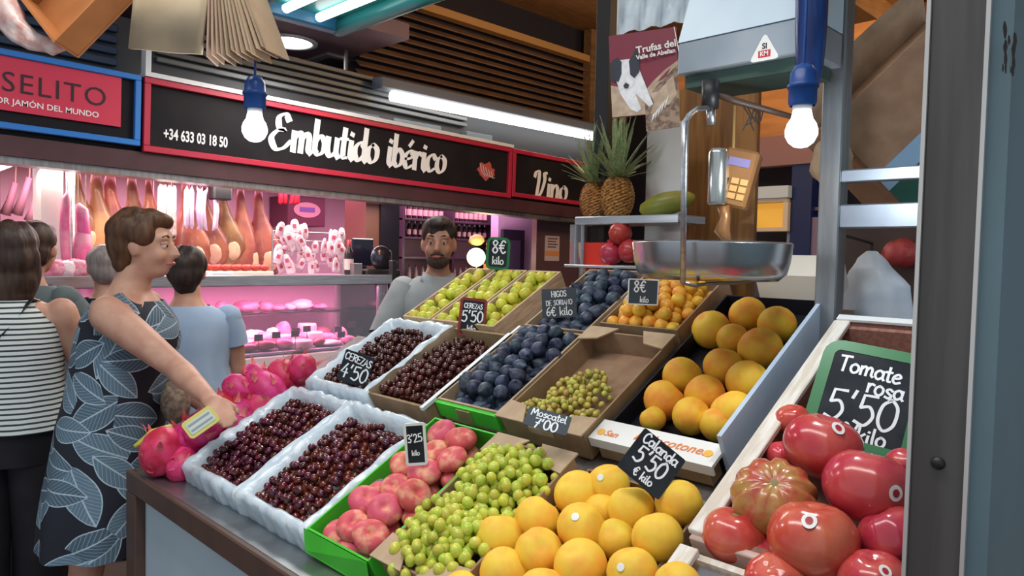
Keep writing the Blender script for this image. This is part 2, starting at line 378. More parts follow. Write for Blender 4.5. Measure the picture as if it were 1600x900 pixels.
for i in range(8):
    bm = B(); box(bm, -.25, .25, -.17 + i * .045, -.15 + i * .045, -.016, -.003, M=None); obj('louvre_blade', bm, STEEL, t)
TEAL = mat('teal_enamel', (.02, .20, .21), .35)
a = at_z(470, 22, 2.72); b = at_z(640, -52, 2.72)
t = thing('fluorescent_fixture', 'teal fluorescent light fixture with bare bright tubes under the mauve ceiling', 'light fixture', (a.x, a.y, 2.72))
L = a.y - 2.2
bm = B(); box(bm, -.26, .26, -L, .06, .03, .06, .01); obj('housing', bm, TEAL, t)
for s in (-1, 1):
    bm = B(); tube(bm, [(s * .25, -L, .0), (s * .25, .06, .0)], .045, 12); obj('side_rail', bm, TEAL, t, True)
bm = B(); box(bm, -.26, .26, .02, .09, -.03, .05, .01); obj('end_cap', bm, mat('blue_enamel', (.03, .16, .30), .35), t)
for s in (-.09, .09):
    bm = B(); tube(bm, [(s, -L, .0), (s, -.02, .0)], .022, 10); obj('lamp_tube', bm, emis('tube_glow', (1, .96, .90), 5), t, True)
for y in (-L + .3, -.25):
    bm = B(); tube(bm, [(0, y, .06), (0, y, .24)], .006, 6); obj('hanger_rod', bm, STEELD, t)
a = at_v(612, 150, 4.22); b = at_v(925, 213, 4.22)
t = thing('fluorescent_lamp', 'long white fluorescent lamp glowing above the black lettered fascia', 'light fixture', (a.x, 4.22, a.z))
bm = B(); tube(bm, [(0, 0, 0), (b.x - a.x + .3, 0, b.z - a.z)], .036, 12); obj('lamp_tube', bm, emis('strip_glow', (1, .97, .90), 7), t, True)
bm = B(); box(bm, -.1, b.x - a.x + .4, -.02, .10, .04, .12, .01); obj('housing', bm, mat('grey_housing', (.14, .16, .20), .5), t)
for x in (.15, 1.9):
    bm = B(); box(bm, x, x + .03, .03, .34, .05, .12); obj('bracket', bm, STEELD, t)
# bulkhead bracket lamp (dark) near the vent
p = at_v(540, 128, 4.5)
t = thing('camera_bracket', 'dark metal bracket box hanging below the square ceiling vent', 'bracket', p)
bm = B(); box(bm, -.16, .16, -.05, .05, -.08, .03, .01); obj('body', bm, mat('dark_green_metal', (.05, .075, .08), .5), t)
bm = B(); tube(bm, [(0, 0, .03), (0, 0, 2.95 - p.z)], .015, 8); obj('stem', bm, STEELD, t)
# ------------------------------------------------------------------ fruit counter
BROWN = mat('brown_laminate', (.105, .060, .045), .45, (.085, .05, .04), 9)
ct = thing('fruit_counter', 'fruit stall counter with brown edge, steel worktop and pale blue-white front panel', 'counter', (.76, 1.2, 0))
def cpart(name, x0, x1, y0, y1, z0, z1, m, bev=.004):
    bm = B(); box(bm, x0 - .76, x1 - .76, y0 - 1.2, y1 - 1.2, z0, z1, bev); return obj(name, bm, m, ct)
cpart('worktop', .775, 2.15, .30, 2.40, .83, .86, STEELP, .002)
cpart('edge_strip', .755, .774, .30, 2.43, .80, .864, BROWN)
cpart('end_edge_strip', .774, 2.15, 2.40, 2.43, .80, .864, BROWN)
cpart('corner_post', .755, .80, 2.35, 2.43, 0, .80, BROWN)
cpart('front_panel', .785, .80, .30, 2.349, 0, .80, mat('pale_panel', (.50, .62, .68), .45, (.46, .58, .65), 3), .002)
cpart('end_panel', .80, 2.15, 2.36, 2.41, 0, .80, BROWN)
cpart('back_panel', 2.10, 2.15, .3, 2.36, 0, .80, BROWN)
# sloping rack that carries the crates
dk = thing('display_rack', 'sloping steel rack under the crates of fruit', 'rack', (1.4, 1.3, .86))
bm = B(); Lr = (1.93 - .905) / CT
MR = Matrix.Translation((-1.4, -1.3, -.86)) @ SM(.905, 1.3, -.0755)
box(bm, 0, .665 / CT, .70 - 1.3, 2.40 - 1.3, -.02, 0, M=MR); box(bm, .665 / CT + .0005, Lr, .70 - 1.3, 2.14 - 1.3, -.02, 0, M=MR); obj('sloping_panel', bm, STEELD, dk)
for v in (.8, 1.5, 2.08):
    bm = B(); box(bm, 1.80 - 1.4, 1.84 - 1.4, v - 1.3, v + .04 - 1.3, 0, zr(1.82, -.098) - .86); obj('support_leg', bm, STEELD, dk)
    bm = B(); box(bm, 1.28 - 1.4, 1.32 - 1.4, v - 1.3, v + .04 - 1.3, 0, zr(1.28, -.098) - .86); obj('support_leg', bm, STEELD, dk)
# ------------------------------------------------------------------ crates on the slope
def crate(name, label, u0, u1, v0, v1, depth, m, th=.006, group=None, off=0, inner=None, front=True):
    L = (u1 - u0) / CT; W = v1 - v0
    t = thing(name, label, 'crate', SM(u0, v0, off), group)
    bm = B(); box(bm, 0, L, 0, W, -depth, -depth + th); obj('bottom', bm, inner or m, t)
    for nm, a in (('side', (0, L, 0, th)), ('side', (0, L, W - th, W)), ('end_wall', (0, th, th, W - th)), ('end_wall', (L - th, L, th, W - th))):
        bm = B(); box(bm, a[0], a[1], a[2], a[3], -depth + th, 0); obj(nm, bm, m, t)
    return t, L, W
PLASTIC = mat('white_film', (.66, .74, .79), .22, (.50, .60, .68), 22, bump=.7, bscale=26, spec=.6, stretch=(1, 1, 1), lo=.35, hi=.7)
def liner(t, L, W, depth, seed, hang=.05, over=.012):
    # crumpled plastic sheet: floor -> walls -> over the rim -> hanging outside
    bm = B(); rn = random.Random(seed); n = 112; per = 2 * (L + W)
    def loop(s, inset):
        x0, x1, y0, y1 = inset, L - inset, inset, W - inset; lx, ly = x1 - x0, y1 - y0; P = []
        for k in range(n):
            d = (k / n) * 2 * (lx + ly)
            if d < lx: q = (x0 + d, y0)
            elif d < lx + ly: q = (x1, y0 + d - lx)
            elif d < 2 * lx + ly: q = (x1 - (d - lx - ly), y1)
            else: q = (x0, y1 - (d - 2 * lx - ly))
            P.append(q)
        return P
    prof = [(.07, -.045), (.042, -.044), (.030, -.034), (.022, -.016), (.012, .008), (-.002, .014), (-over, .004), (-over - .004, -.02), (-over - .008, -hang), ]
    rings = []
    for i, (ins, z) in enumerate(prof):
        P = loop(0, ins); ring = []
        for k, (x, y) in enumerate(P):
            w = noise.noise(Vector((k * .55, i * .35, seed * 3.1))) ; w2 = noise.noise(Vector((k * .17, seed * 5.7, 4)))
            cx, cy = x - L / 2, y - W / 2; d = math.hypot(cx, cy)
            a = .009 * w * (1 if i > 1 else .5) + (.010 * abs(w2) if i > 5 else 0); zz = z + .010 * w2 + .006 * w
            if i == len(prof) - 1: zz -= .022 * (w2 + .3)
            ring.append(bm.verts.new((x + cx / d * a, y + cy / d * a, zz)))
        rings.append(ring)
    for a, b in zip(rings, rings[1:]):
        for k in range(n): bm.faces.new((a[k], a[(k + 1) % n], b[(k + 1) % n], b[k]))
    bm.faces.new(rings[0])
    return obj('plastic_liner', bm, PLASTIC, t, True)
CB = []
for i, (u0, u1, v0, v1, lab) in enumerate(((.845, 1.185, 1.855, 2.185, 'white plastic-lined cherry crate at the counter edge beside the dragon fruit'),
        (.845, 1.185, 1.505, 1.835, 'white plastic-lined cherry crate at the counter edge beside the flat peaches'),
        (1.235, 1.56, 1.85, 2.16, 'upper plastic-lined cherry crate with the small black price card'),
        (1.235, 1.56, 1.56, 1.83, 'upper cherry crate with brown paper lining under the red-framed card'))):
    t, L, W = crate('cherry_crate', lab, u0, u1, v0, v1, .072, KRAFT if i == 3 else WOODP, .008, 'crates of cherries', off=0 if i == 3 else -.006)
    if i < 3: liner(t, L, W, .072, i + 1, .05 if i < 2 else .035)
    else:
        bm = B(); n = 24
        for (y, sgn) in ((W - .012, 1),):
            g = [[bm.verts.new((L * a / n, y - .004 * abs(noise.noise(Vector((a * .4, b, 2)))) * b, -.06 + b * .018 + .01 * noise.noise(Vector((a * .3, 1, b * .2))) * b / 3)) for a in range(n + 1)] for b in range(5)]
            for b in range(4):
                for a in range(n): bm.faces.new((g[b][a], g[b][a + 1], g[b + 1][a + 1], g[b + 1][a]))
        o = obj('paper_lining', bm, KRAFTL, t, True)
        bm = B(); box(bm, -.008, L, -.004, .010, -.004, .006); obj('rim_strip', bm, WHITE, t)
    CB.append((t, L, W))
# flat peaches: bright green tray
GREEN = mat('green_card', (.075, .62, .035), .5, (.06, .52, .03), 6)
GREEN2 = mat('green_card_inside', (.30, .20, .10), .7)
pt, pL, pW = crate('peach_tray', 'bright green cardboard tray of flat peaches', .845, 1.215, 1.245, 1.49, .072, GREEN, .005, inner=GREEN2)
bm = B(); poly(bm, [(-.004, -.004, .004), (-.004, pW + .004, .004), (-.030, pW - .012, -.034), (-.022, .0, -.055)], (-.002, 0, -.003)); obj('front_lip', bm, GREEN, pt)
# kraft boxes with folded corner tabs
def kraft_box(label, u0, u1, v0, v1, depth, off=0, tabs='fb', tab=.075, group='kraft cardboard grape boxes'):
    t, L, W = crate('kraft_box', label, u0, u1, v0, v1, depth, KRAFT, .005, group, off)
    for e in tabs:
        x0, sg = (0, 1) if e == 'f' else (L, -1)
        for (y0, s) in ((0, 1), (W, -1)):
            bm = B(); pts = [(x0 - sg * .012, y0 - s * .004, .003), (x0 + sg * .055, y0 - s * .004, .003), (x0 + sg * .045, y0 + s * tab * .62, .005), (x0 - sg * .012, y0 + s * tab, .003)]
            poly(bm, pts, (0, 0, .004)); obj('corner_tab', bm, KRAFTL, t)
        bm = B(); box(bm, x0 - .004, x0 + .004, tab, W - tab, -.03, -.012); obj('end_slot_edge', bm, KRAFTL, t)
    return t, L, W
g1, g1L, g1W = kraft_box('kraft cardboard box heaped with large green grapes between the flat peaches and the yellow peaches', .865, 1.205, 1.005, 1.245, .072, tab=.10)
g2, g2L, g2W = kraft_box('half-empty kraft cardboard box with small muscat grapes and bare bottom', 1.27, 1.62, 1.035, 1.305, .072, tabs='fb', tab=.095)
# long fig trays
for (u0, u1, lab) in ((1.275, 1.60, 'front fig tray with green lip above the flat peaches'), (1.61, 1.92, 'back fig tray at the top of the slope')):
    t, L, W = crate('fig_tray', lab, u0, u1, 1.315, 1.555, .072, KRAFTL, .006, 'fig trays')
    if u0 < 1.5:
        bm = B(); box(bm, -.012, -.001, .0, W, -.05, -.004); obj('green_lip', bm, GREEN, t)
        bm = B(); box(bm, -.016, -.004, .10, .155, -.045, -.010); obj('lip_tab', bm, KRAFT, t)
        bm = B(); box(bm, 0, L, W + .001, W + .010, -.06, .004); obj('white_side', bm, WHITE, t)
for k, (v0, v1) in enumerate(((1.985, 2.135), (1.825, 1.975), (1.665, 1.815))):
    crate('greengage_crate', ('wooden crate of greengages with the pale outer side board', 'wooden crate of greengages below the green-framed card', 'wooden crate of greengages next to the figs')[k], 1.585, 1.90, v0, v1, .072, WOODP, .008, 'greengage crates')
mt, mL, mW = crate('yellow_plum_box', 'open cardboard box of small yellow plums above the muscat box', 1.655, 1.91, 1.045, 1.30, .072, KRAFT, .005)
bm = B(); poly(bm, [(-.02, mW + .003, -.03), (.20, mW + .003, .004), (.20, mW + .006, -.05), (-.02, mW + .006, -.05)], (0, .006, 0)); obj('printed_side', bm, WHITE, mt)
bm = B(); box(bm, .03, .10, mW + .0095, mW + .0115, -.045, -.012); obj('blue_print', bm, mat('blue_ink', (.02, .06, .20), .5), mt)
# yellow peaches, lower: kraft box; upper: white fronted box with black tray
kraft_box('low kraft cardboard box under the front yellow peaches', .84, 1.235, .705, .99, .037, off=-.035, tabs='', group='yellow peach boxes')
ut, uL, uW = crate('peach_box', 'white-fronted fruit box with orange print holding the upper yellow peaches', 1.335, 1.86, .735, 1.02, .052, mat('black_tray', (.012, .012, .018), .4), .006, off=-.02)
bm = B(); box(bm, -.05, .012, -.012, uW + .012, .000, .008); box(bm, -.055, -.049, -.012, uW + .012, -.016, .008); obj('white_lid_strip', bm, mat('white_card', (.80, .79, .76), .6), ut)
bm = B(); box(bm, -.047, -.008, .002, uW - .002, -.052, -.001); obj('box_front', bm, KRAFT, ut)
bm = B(); box(bm, -.01, uL, -.020, -.010, -.05, .05); obj('side_board', bm, mat('blue_white_card', (.42, .52, .66), .5, (.50, .60, .72), 5), ut)
INKO = mat('orange_ink', (.75, .22, .05), .6)
# print on the lid strip reads from the front: text x runs towards -v, text y runs up the slope
bm = B(); Mx = Matrix(((0, 1, 0, -.019), (-1, 0, 0, uW * .36), (0, 0, 1, .0085), (0, 0, 0, 1))); 
link('printed_words', type_mesh('Melocotones', .034, INKO, .0004, .25, .0003), ut, Mx); bm.free()
link('printed_words', type_mesh('San', .026, INKO, .0004, .2, .0003), ut, Matrix(((0, 1, 0, -.030), (-1, 0, 0, uW * .87), (0, 0, 1, .0085), (0, 0, 0, 1))))
bm = B(); lathe(bm, [(0, .0012), (.010, .001), (.010, 0), (0, 0)], 14, Matrix.Translation((-.030, uW * .97, .0085))); lathe(bm, [(0, .0012), (.010, .001), (.010, 0), (0, 0)], 14, Matrix.Translation((-.022, .012, .0085))); obj('fruit_mark', bm, mat('amber_ink', (.85, .45, .06), .6), ut)
# tomato crate: wooden boards
tt, tL, tW = crate('tomato_crate', 'wooden crate of big pink tomatoes with whitened top edges', 1.125, 1.73, .30, .665, .072, mat('red_brown_board', (.34, .17, .13), .7, (.26, .12, .09), 8, stretch=(2, 12, 12)), .012, off=.0)
bm = B(); box(bm, -.005, tL, tW - .030, tW + .006, .001, .014, .002); obj('top_edge_board', bm, WOODW, tt)
bm = B(); box(bm, -.016, -.001, .0, tW, -.07, .004, .002); obj('front_board', bm, mat('pinkish_wood', (.62, .45, .38), .6, (.52, .36, .30), 7, stretch=(12, 2, 12)), tt)
bm = B(); box(bm, tL + .001, tL + .016, 0, tW, -.06, .012, .002); obj('back_board', bm, mat('red_brown_board', (1, 1, 1)), tt)
bm = B(); box(bm, tL - .001, tL + .018, 0, tW, .012, .018); obj('back_board_edge', bm, WHITE, tt)
lc, lL, lW = crate('lower_crate', 'pale wooden crate with clear film in front of the tomato crate', .865, 1.10, .30, .665, .064, WOODW, .012, off=-.008)
bm = B(); box(bm, .0, lL, tW - .030, tW + .006, .001, .014, .002); obj('top_edge_board', bm, WOODW, lc)
bm = B(); box(bm, .01, lL - .02, .02, lW - .04, -.004, -.002); obj('film_cover', bm, glass('clear_film', (.93, .88, .88), .35, .12), lc)
# acrylic guard along the left end and the support board for the dragon fruit
bm = B(); box(bm, 0, .56, -.003, .003, -.06, .03, M=None)
tag(obj('acrylic_guard', bm, glass('pink_acrylic', (.98, .86, .88), .3, .05), None, M=SM(.85, 2.392, -.01)), 'clear acrylic side guard standing beside the dragon fruit', 'guard')
# ------------------------------------------------------------------ fruit
def rotr(): return Matrix.Rotation(random.uniform(0, 6.28), 4, 'Z') @ Matrix.Rotation(random.uniform(-.9, .9), 4, 'X') @ Matrix.Rotation(random.uniform(-.9, .9), 4, 'Y')
def ang(p): return math.atan2(p.y, p.x)
def peach_f(p):
    a = ang(p); g = math.exp(-(a / .16) ** 2) * max(0, 1 - .8 * abs(p.z)) + 0
    return 1 - .055 * g - .16 * math.exp(-max(0, 1 - p.z) / .05) - .05 * math.exp(-max(0, 1 + p.z) / .03)
def tom_f(k, amp):
    def f(p):
        a = ang(p); s = math.sqrt(max(0, 1 - p.z * p.z)); rib = abs(math.sin(a * k / 2 + .4 * math.sin(a * 2)))
        return 1 - amp * (1 - rib) ** 2 * s * (.4 + .6 * (p.z > 0)) - .22 * math.exp(-max(0, 1 - p.z) / .05) - .08 * math.exp(-max(0, 1 + p.z) / .05) + .03 * noise.noise(p * 1.3 + Vector((k, 0, 0)))
    return f
def flat_f(p):
    a = ang(p); s = math.sqrt(max(0, 1 - p.z * p.z)); return 1 - (.62 if p.z > 0 else .3) * math.exp(-s * s / .09) - .06 * math.exp(-(a / .2) ** 2) * s
PEACH = mat('yellow_peach_skin', (.88, .59, .055), .62, (.86, .44, .045), 1.3, rnd=.05, sss=.08, bump=.05, bscale=50, lo=.42, hi=.68)
PEACH2 = mat('amber_peach_skin', (.84, .50, .035), .62, (.82, .32, .03), 1.2, rnd=.06, sss=.08, bump=.05, bscale=50, lo=.40, hi=.64)
FLATP = mat('flat_peach_skin', (.66, .09, .11), .6, (.86, .45, .26), 1.4, rnd=.08, bump=.05, bscale=50, lo=.46, hi=.72)
TOMA = mat('pink_tomato_skin', (.54, .040, .040), .2, (.62, .12, .08), 1.1, rnd=.08, sss=.06, coat=.3)
TOMG = mat('ribbed_tomato_skin', (.50, .09, .045), .25, (.52, .30, .08), 2.2, rnd=.05, coat=.3, lo=.40, hi=.62)
CHER = mat('cherry_skin', (.040, .004, .008), .13, (.12, .006, .012), 1.0, rnd=.25, coat=.4)
FIG = mat('fig_skin', (.016, .022, .046), .46, (.085, .11, .17), 1.6, rnd=.25, bump=.08, bscale=12, lo=.38, hi=.72)
GAGE = mat('greengage_skin', (.44, .52, .035), .38, (.68, .60, .07), 1.3, rnd=.12, sss=.08)
YPLUM = mat('yellow_plum_skin', (.80, .47, .05), .38, (.72, .32, .03), 1.2, rnd=.12, sss=.08)
GRAPE = mat('green_grape_skin', (.44, .56, .055), .2, (.62, .58, .10), 1.0, rnd=.14, sss=.3)
GRAPE2 = mat('muscat_grape_skin', (.50, .50, .09), .25, (.56, .42, .10), 1.2, rnd=.18, sss=.25)
STEM = mat('green_stem', (.22, .20, .05), .7)
def fruit_mesh(name, m, f, r=(1, 1, 1), seg=20, rings=14, M=None):
    bm = B(); ball(bm, (0, 0, 0), r, seg, rings, f, M); return mesh_of(bm, name, m, True)
peachm = [fruit_mesh('peach', PEACH, peach_f, (1, 1, .94)), fruit_mesh('peach', PEACH2, peach_f, (1, .97, .95))]
STK = mat('white_sticker', (.85, .84, .80), .4); STKR = mat('red_sticker', (.45, .02, .03), .4)
def sticker(parent, d, r, ring=False):
    # little disc curved on to the skin of a unit-sized fruit (parent space)
    d = Vector(d).normalized(); x, y = frame_of(d); bm = B(); n = 16; k = 1.012
    def P(a, rr): q = d * 1.0 + (x * math.cos(a) * rr + y * math.sin(a) * rr * (1.3 if ring else 1)); return q.normalized() * k
    c = bm.verts.new(d * k); o = [bm.verts.new(P(2 * PI * i / n, r)) for i in range(n)]
    for i in range(n): bm.faces.new((c, o[i], o[(i + 1) % n]))
    s = obj('sticker', bm, STK, parent, True)
    if ring:
        bm = B(); k = 1.018; c = bm.verts.new(d * k); o = [bm.verts.new(P(2 * PI * i / n, r * .5)) for i in range(n)]
        for i in range(n): bm.faces.new((c, o[i], o[(i + 1) % n]))
        obj('sticker_centre', bm, STKR, s, True)
def put(name, m, loc, r, label, cat, group, rot=None, sc=(1, 1, 1)):
    o = link(name, m); o.matrix_basis = Matrix.Translation(loc) @ (rot if rot is not None else rotr()) @ Matrix.Diagonal((r * sc[0], r * sc[1], r * sc[2], 1)); return tag(o, label, cat, group)
def toward(p, up=.6):
    # rotation that turns local +z towards the camera side and up
    d = (EYE - p).normalized() * (1 - up) + Vector((0, 0, 1)) * up; d.normalize(); return d.to_track_quat('Z', 'Y').to_matrix().to_4x4()
def tdist(p): return (p.x + p.y) * S2
random.seed(11)
LOW = [(902, 772, 35), (951, 757, 31), (986, 795, 35), (1061, 786, 35), (840, 811, 34), (909, 826, 38), (1027, 840, 38), (962, 842, 30), (842, 863, 36), (907, 884, 40), (988, 894, 38), (781, 840, 36), (788, 896, 38), (848, 926, 38), (1058, 918, 37), (940, 800, 28), (930, 945, 38), (725, 930, 36)]
LST = {1: (-.5, .55), 5: (-.35, .75), 10: (-.6, .5)}
for i, (x, y, r) in enumerate(LOW):
    p = at_s(x, y, -.018 if i not in (7, 15) else -.034); rr = r / FPX * tdist(p) * 1.09
    st = i in LST
    o = put('peach', peachm[0], p, rr, 'large yellow peach with a round white sticker in the front heap' if st else ('large plain yellow peach in the front heap next to the green grapes' if x < 870 else 'large plain yellow peach in the front heap next to the wooden crates' if x > 1010 else 'large plain yellow peach in the middle of the front heap below the Calanda card'), 'peach', 'yellow peaches in the front heap')
    if st:
        w = (c_right * LST[i][0] + c_up * LST[i][1] - c_fwd * .75).normalized(); q = o.matrix_basis.to_quaternion().inverted() @ w; sticker(o, q, .16)
UP = [(1111, 515, 29), (1168, 492, 28), (1214, 508, 29), (1145, 530, 24), (1188, 546, 34), (1130, 573, 30), (1169, 598, 34), (1066, 588, 30), (1101, 617, 31), (1038, 626, 31), (1146, 646, 35), (1080, 650, 29), (1020, 655, 20), (1120, 664, 26)]
for i, (x, y, r) in enumerate(UP):
    p = at_s(x, y, -.028); rr = r / FPX * tdist(p) * 1.07
    put('peach', peachm[1], p, rr, 'amber yellow peach at the printed front of the white-fronted box' if y > 580 else 'amber yellow peach towards the black back end of the white-fronted box', 'peach', 'yellow peaches in the upper box')
# tomatoes
tomm = [fruit_mesh('tomato', TOMA, tom_f(5, .05), (1, 1, .84), 28, 18), fruit_mesh('tomato', TOMA, tom_f(7, .08), (1, .96, .86), 28, 18), fruit_mesh('tomato', TOMG, tom_f(11, .17), (1, 1, .74), 44, 20)]
bm = B(); lathe(bm, [(0, .0), (.10, .01), (.13, .03), (.09, .045), (0, .035)], 10); scar = mesh_of(bm, 'stem_scar', mat('tomato_scar', (.30, .22, .09), .7), True)
TM = [(1285, 697, 58, 0, (.12, .72), .02), (1209, 776, 63, 2, None, .02), (1355, 760, 65, 1, (.12, .10), .03), (1270, 842, 67, 0, (-.45, .80), .03), (1146, 836, 48, 0, None, -.01), (1396, 838, 54, 1, None, 0), (1238, 655, 26, 0, None, 0), (1222, 712, 24, 1, None, -.02), (1366, 908, 52, 0, (-.05, .66), .01), (1212, 912, 50, 1, None, .0), (1414, 728, 30, 1, None, 0), (1325, 868, 34, 0, None, -.03), (1190, 868, 30, 0, None, -.03)]
TL = {1: 'ribbed greenish-shouldered tomato with a brown stem scar', 0: 'large pink tomato with sticker leaning on the green-framed price board', 2: 'biggest pink tomato with an oval sticker facing out', 3: 'large brownish-pink tomato with a sticker near its top', 4: 'glossy red tomato in the front corner by the whitened board'}
for i, (x, y, r, k, stk, off) in enumerate(TM):
    p = at_s(x, y, off); rr = r / FPX * tdist(p) * 1.06
    if i == 1: rot = toward(p, .45)
    else: rot = Matrix.Rotation(random.uniform(0, 6), 4, 'Z') @ Matrix.Rotation(R(random.uniform(-25, 40)), 4, 'X')
    o = put('tomato', tomm[k], p, rr, TL.get(i, 'pink tomato half hidden in the wooden crate'), 'tomato', 'pink tomatoes in the wooden crate', rot)
    if i in (1, 4, 7): link('stem_scar', scar, o, Matrix.Translation((0, 0, .56 if k == 2 else .64)))
    if stk:
        w = (c_right * stk[0] + c_up * stk[1] - c_fwd * .85).normalized(); q = (o.matrix_basis.to_quaternion().inverted() @ w); q.z /= .84; sticker(o, q, .16, True)
        s = o.children[-1]; s.matrix_basis = Matrix.Diagonal((1.01, 1.01, .86, 1))
# flat peaches
flatm = fruit_mesh('flat_peach', FLATP, flat_f, (1, 1, .62), 24, 14)
def hexfill(L, W, d, mx, my, jit=.15):
    row = 0; x = mx
    while x <= L - mx:
        y = my + (d / 2 if row % 2 else 0)
        while y <= W - my + 1e-4:
            yield x + random.uniform(-jit, jit) * d, y + random.uniform(-jit, jit) * d
            y += d
        x += d * .87; row += 1
random.seed(44)
Mp = SM(.845, 1.245)
for lay in range(2):
    for (x, y) in hexfill(pL, pW, .072 if lay == 0 else .074, .036 if lay == 0 else .050, .040 if lay == 0 else .050, .06):
        if lay and random.random() < .12: continue
        p = Mp @ Vector((x, y, -.034 + lay * .038 + random.uniform(-.003, .004))); rr = random.uniform(.038, .0425)
        d = (EYE - p).normalized() * .55 + Vector((random.uniform(-.55, .35), random.uniform(-.55, .55), .75)); rot = d.to_track_quat('Z', 'Y').to_matrix().to_4x4() @ Matrix.Rotation(random.uniform(0, 6), 4, 'Z')
        put('flat_peach', flatm, p, rr, 'pink and cream flat peach in the top layer of the green tray' if lay else 'flat peach in the bottom layer of the green tray', 'peach', 'flat peaches in the green tray', rot)
# cherries
cherm = fruit_mesh('cherry', CHER, lambda p: 1 - .22 * math.exp(-max(0, 1 - p.z) / .06) - .04 * math.exp(-(ang(p) / .3) ** 2), (1, 1, .92), 10, 7)
CL = ('dark red cherry in the lined crate beside the dragon fruit', 'dark red cherry in the lined crate beside the flat peaches')
cand = []; stuff = []
for b, (t, L, W) in enumerate(CB):
    M = t.matrix_basis
    for lay in range(2):
        for (x, y) in hexfill(L, W, .0225 if lay == 0 else .026, .030, .030, .2):
            bulge = .024 * math.sin(PI * x / L) * math.sin(PI * y / W)
            if lay == 1 and random.random() < .35: continue
            slump = (.5 - x / L) * .03 if b == 3 else 0
            p = M @ Vector((x, y, -.026 + lay * .0145 + bulge * (1 if lay else .8) + slump + random.uniform(-.003, .003)))
            (cand if b < 2 else stuff).append((p, b, lay))
cand.sort(key=lambda c: -c[2]); top = cand[:300]; stuff += cand[300:]
for p, b, lay in top: put('cherry', cherm, p, random.uniform(.0108, .0125), CL[b], 'cherry', 'cherries in the two front crates')
bm = B()
for p, b, lay in stuff: ball(bm, p, random.uniform(.0108, .0125), 8, 6)
o = tag(obj('cherry_heap', bm, CHER, smooth=True), 'the many other dark cherries filling the lined crates', 'cherries'); o['kind'] = 'stuff'
# figs
def fig_f(p): return 1 - .18 * max(0, p.z) ** 2 * 0
bm = B(); lathe(bm, [(0, -.92), (.40, -.86), (.74, -.60), (.90, -.2), (.88, .15), (.70, .52), (.42, .86), (.20, 1.06), (.10, 1.22), (0, 1.24)], 14); figm = mesh_of(bm, 'fig', FIG, True)
random.seed(5)
for k, u0, u1 in ((0, 1.275, 1.60), (1, 1.61, 1.92)):
    M = SM(u0, 1.315); L = (u1 - u0) / CT; W = .24
    for lay in range(2):
        for (x, y) in hexfill(L, W, .041 if lay == 0 else .046, .024, .026, .12):
            q = .022 * math.sin(PI * y / W) * (1 if lay else .6)
            if lay == 1 and (random.random() < .10 or x < .04): continue
            p = M @ Vector((x, y, -.040 + lay * .030 + q + random.uniform(-.003, .003)))
            put('fig', figm, p, random.uniform(.0225, .027), 'dark blue-purple fig in the front fig tray' if k == 0 else 'dark blue-purple fig in the back fig tray', 'fig', 'figs in the long trays',
                Matrix.Rotation(random.uniform(0, 6.3), 4, 'Z') @ Matrix.Rotation(R(random.uniform(35, 100)), 4, 'X'))
# greengages
gagem = fruit_mesh('greengage', GAGE, lambda p: 1 - .04 * math.exp(-(ang(p) / .2) ** 2) - .12 * math.exp(-max(0, 1 - p.z) / .04), (1, 1, .96), 14, 10)
for k, (v0, v1) in enumerate(((1.985, 2.135), (1.825, 1.975), (1.665, 1.815))):
    M = SM(1.585, v0)
    for lay in range(2):
        for (x, y) in hexfill(.315 / CT, .15, .044, .026, .030, .08):
            if lay == 1 and random.random() < .2: continue
            p = M @ Vector((x, y, -.042 + lay * .031 + random.uniform(-.002, .004)))
            put('greengage', gagem, p, random.uniform(.0205, .0235), ('greengage in the crate with the pale outer side board', 'greengage in the crate below the green-framed card', 'greengage in the crate next to the figs')[k], 'plum', 'greengages in wooden crates')
# yellow plums
yplm = fruit_mesh('yellow_plum', YPLUM, lambda p: 1 - .04 * math.exp(-(ang(p) / .2) ** 2) - .12 * math.exp(-max(0, 1 - p.z) / .04), (1, 1, 1.05), 14, 10)
M = SM(1.655, 1.045)
for lay in range(3):
    for (x, y) in hexfill(mL, mW, .040, .024 + .02 * (lay == 2), .024 + .03 * (lay == 2), .12):
        if lay and random.random() < .15: continue
        p = M @ Vector((x, y, -.045 + lay * .027 + .016 * math.sin(PI * y / mW)))
        put('yellow_plum', yplm, p, random.uniform(.018, .0205), 'small yellow plum in the open cardboard box', 'plum', 'yellow plums in the cardboard box')
# grapes
grapem = fruit_mesh('grape', GRAPE, None, (1, 1, 1.12), 12, 8); muscm = fruit_mesh('grape', GRAPE2, None, (1, 1, 1.04), 10, 7)
def bunch(p, n, gm, r, ext, label, group, stemdir=(0, 0, 1)):
    t = thing('grape_bunch', label, 'grapes', p, group); pts = []; tries = 0
    while len(pts) < n and tries < n * 160:
        tries += 1
        a = random.uniform(0, 6.283); q = random.random() ** .5; z = random.uniform(-.3, 1) 
        x = Vector((math.cos(a) * q * ext[0], math.sin(a) * q * ext[1], max(-.3, min(1, (1 - q * q) ** .5 * random.choice((1, 1, .5)))) * ext[2]))
        if all((x - o).length > r * 1.72 for o in pts): pts.append(x)
    for x in pts: link('grape', gm, t, Matrix.Translation(SROT @ x) @ rotr() @ Matrix.Scale(r * random.uniform(.92, 1.08), 4))
    bm = B(); tube(bm, [SROT @ Vector((-ext[0] * .8, 0, 0)), (0, 0, ext[2] * .5), SROT @ Vector((ext[0] * .9, .01, ext[2] * .4))], [.001, .0022, .0025], 6); obj('stem', bm, STEM, t)
    return t
random.seed(21)
GB = [(.065, .075), (.06, .155), (.125, .10), (.135, .180), (.19, .07), (.205, .14), (.275, .075), (.285, .180), (.325, .125), (.31, .07), (.315, .185), (.10, .07), (.09, .185), (.09, .125), (.17, .125), (.25, .13)]
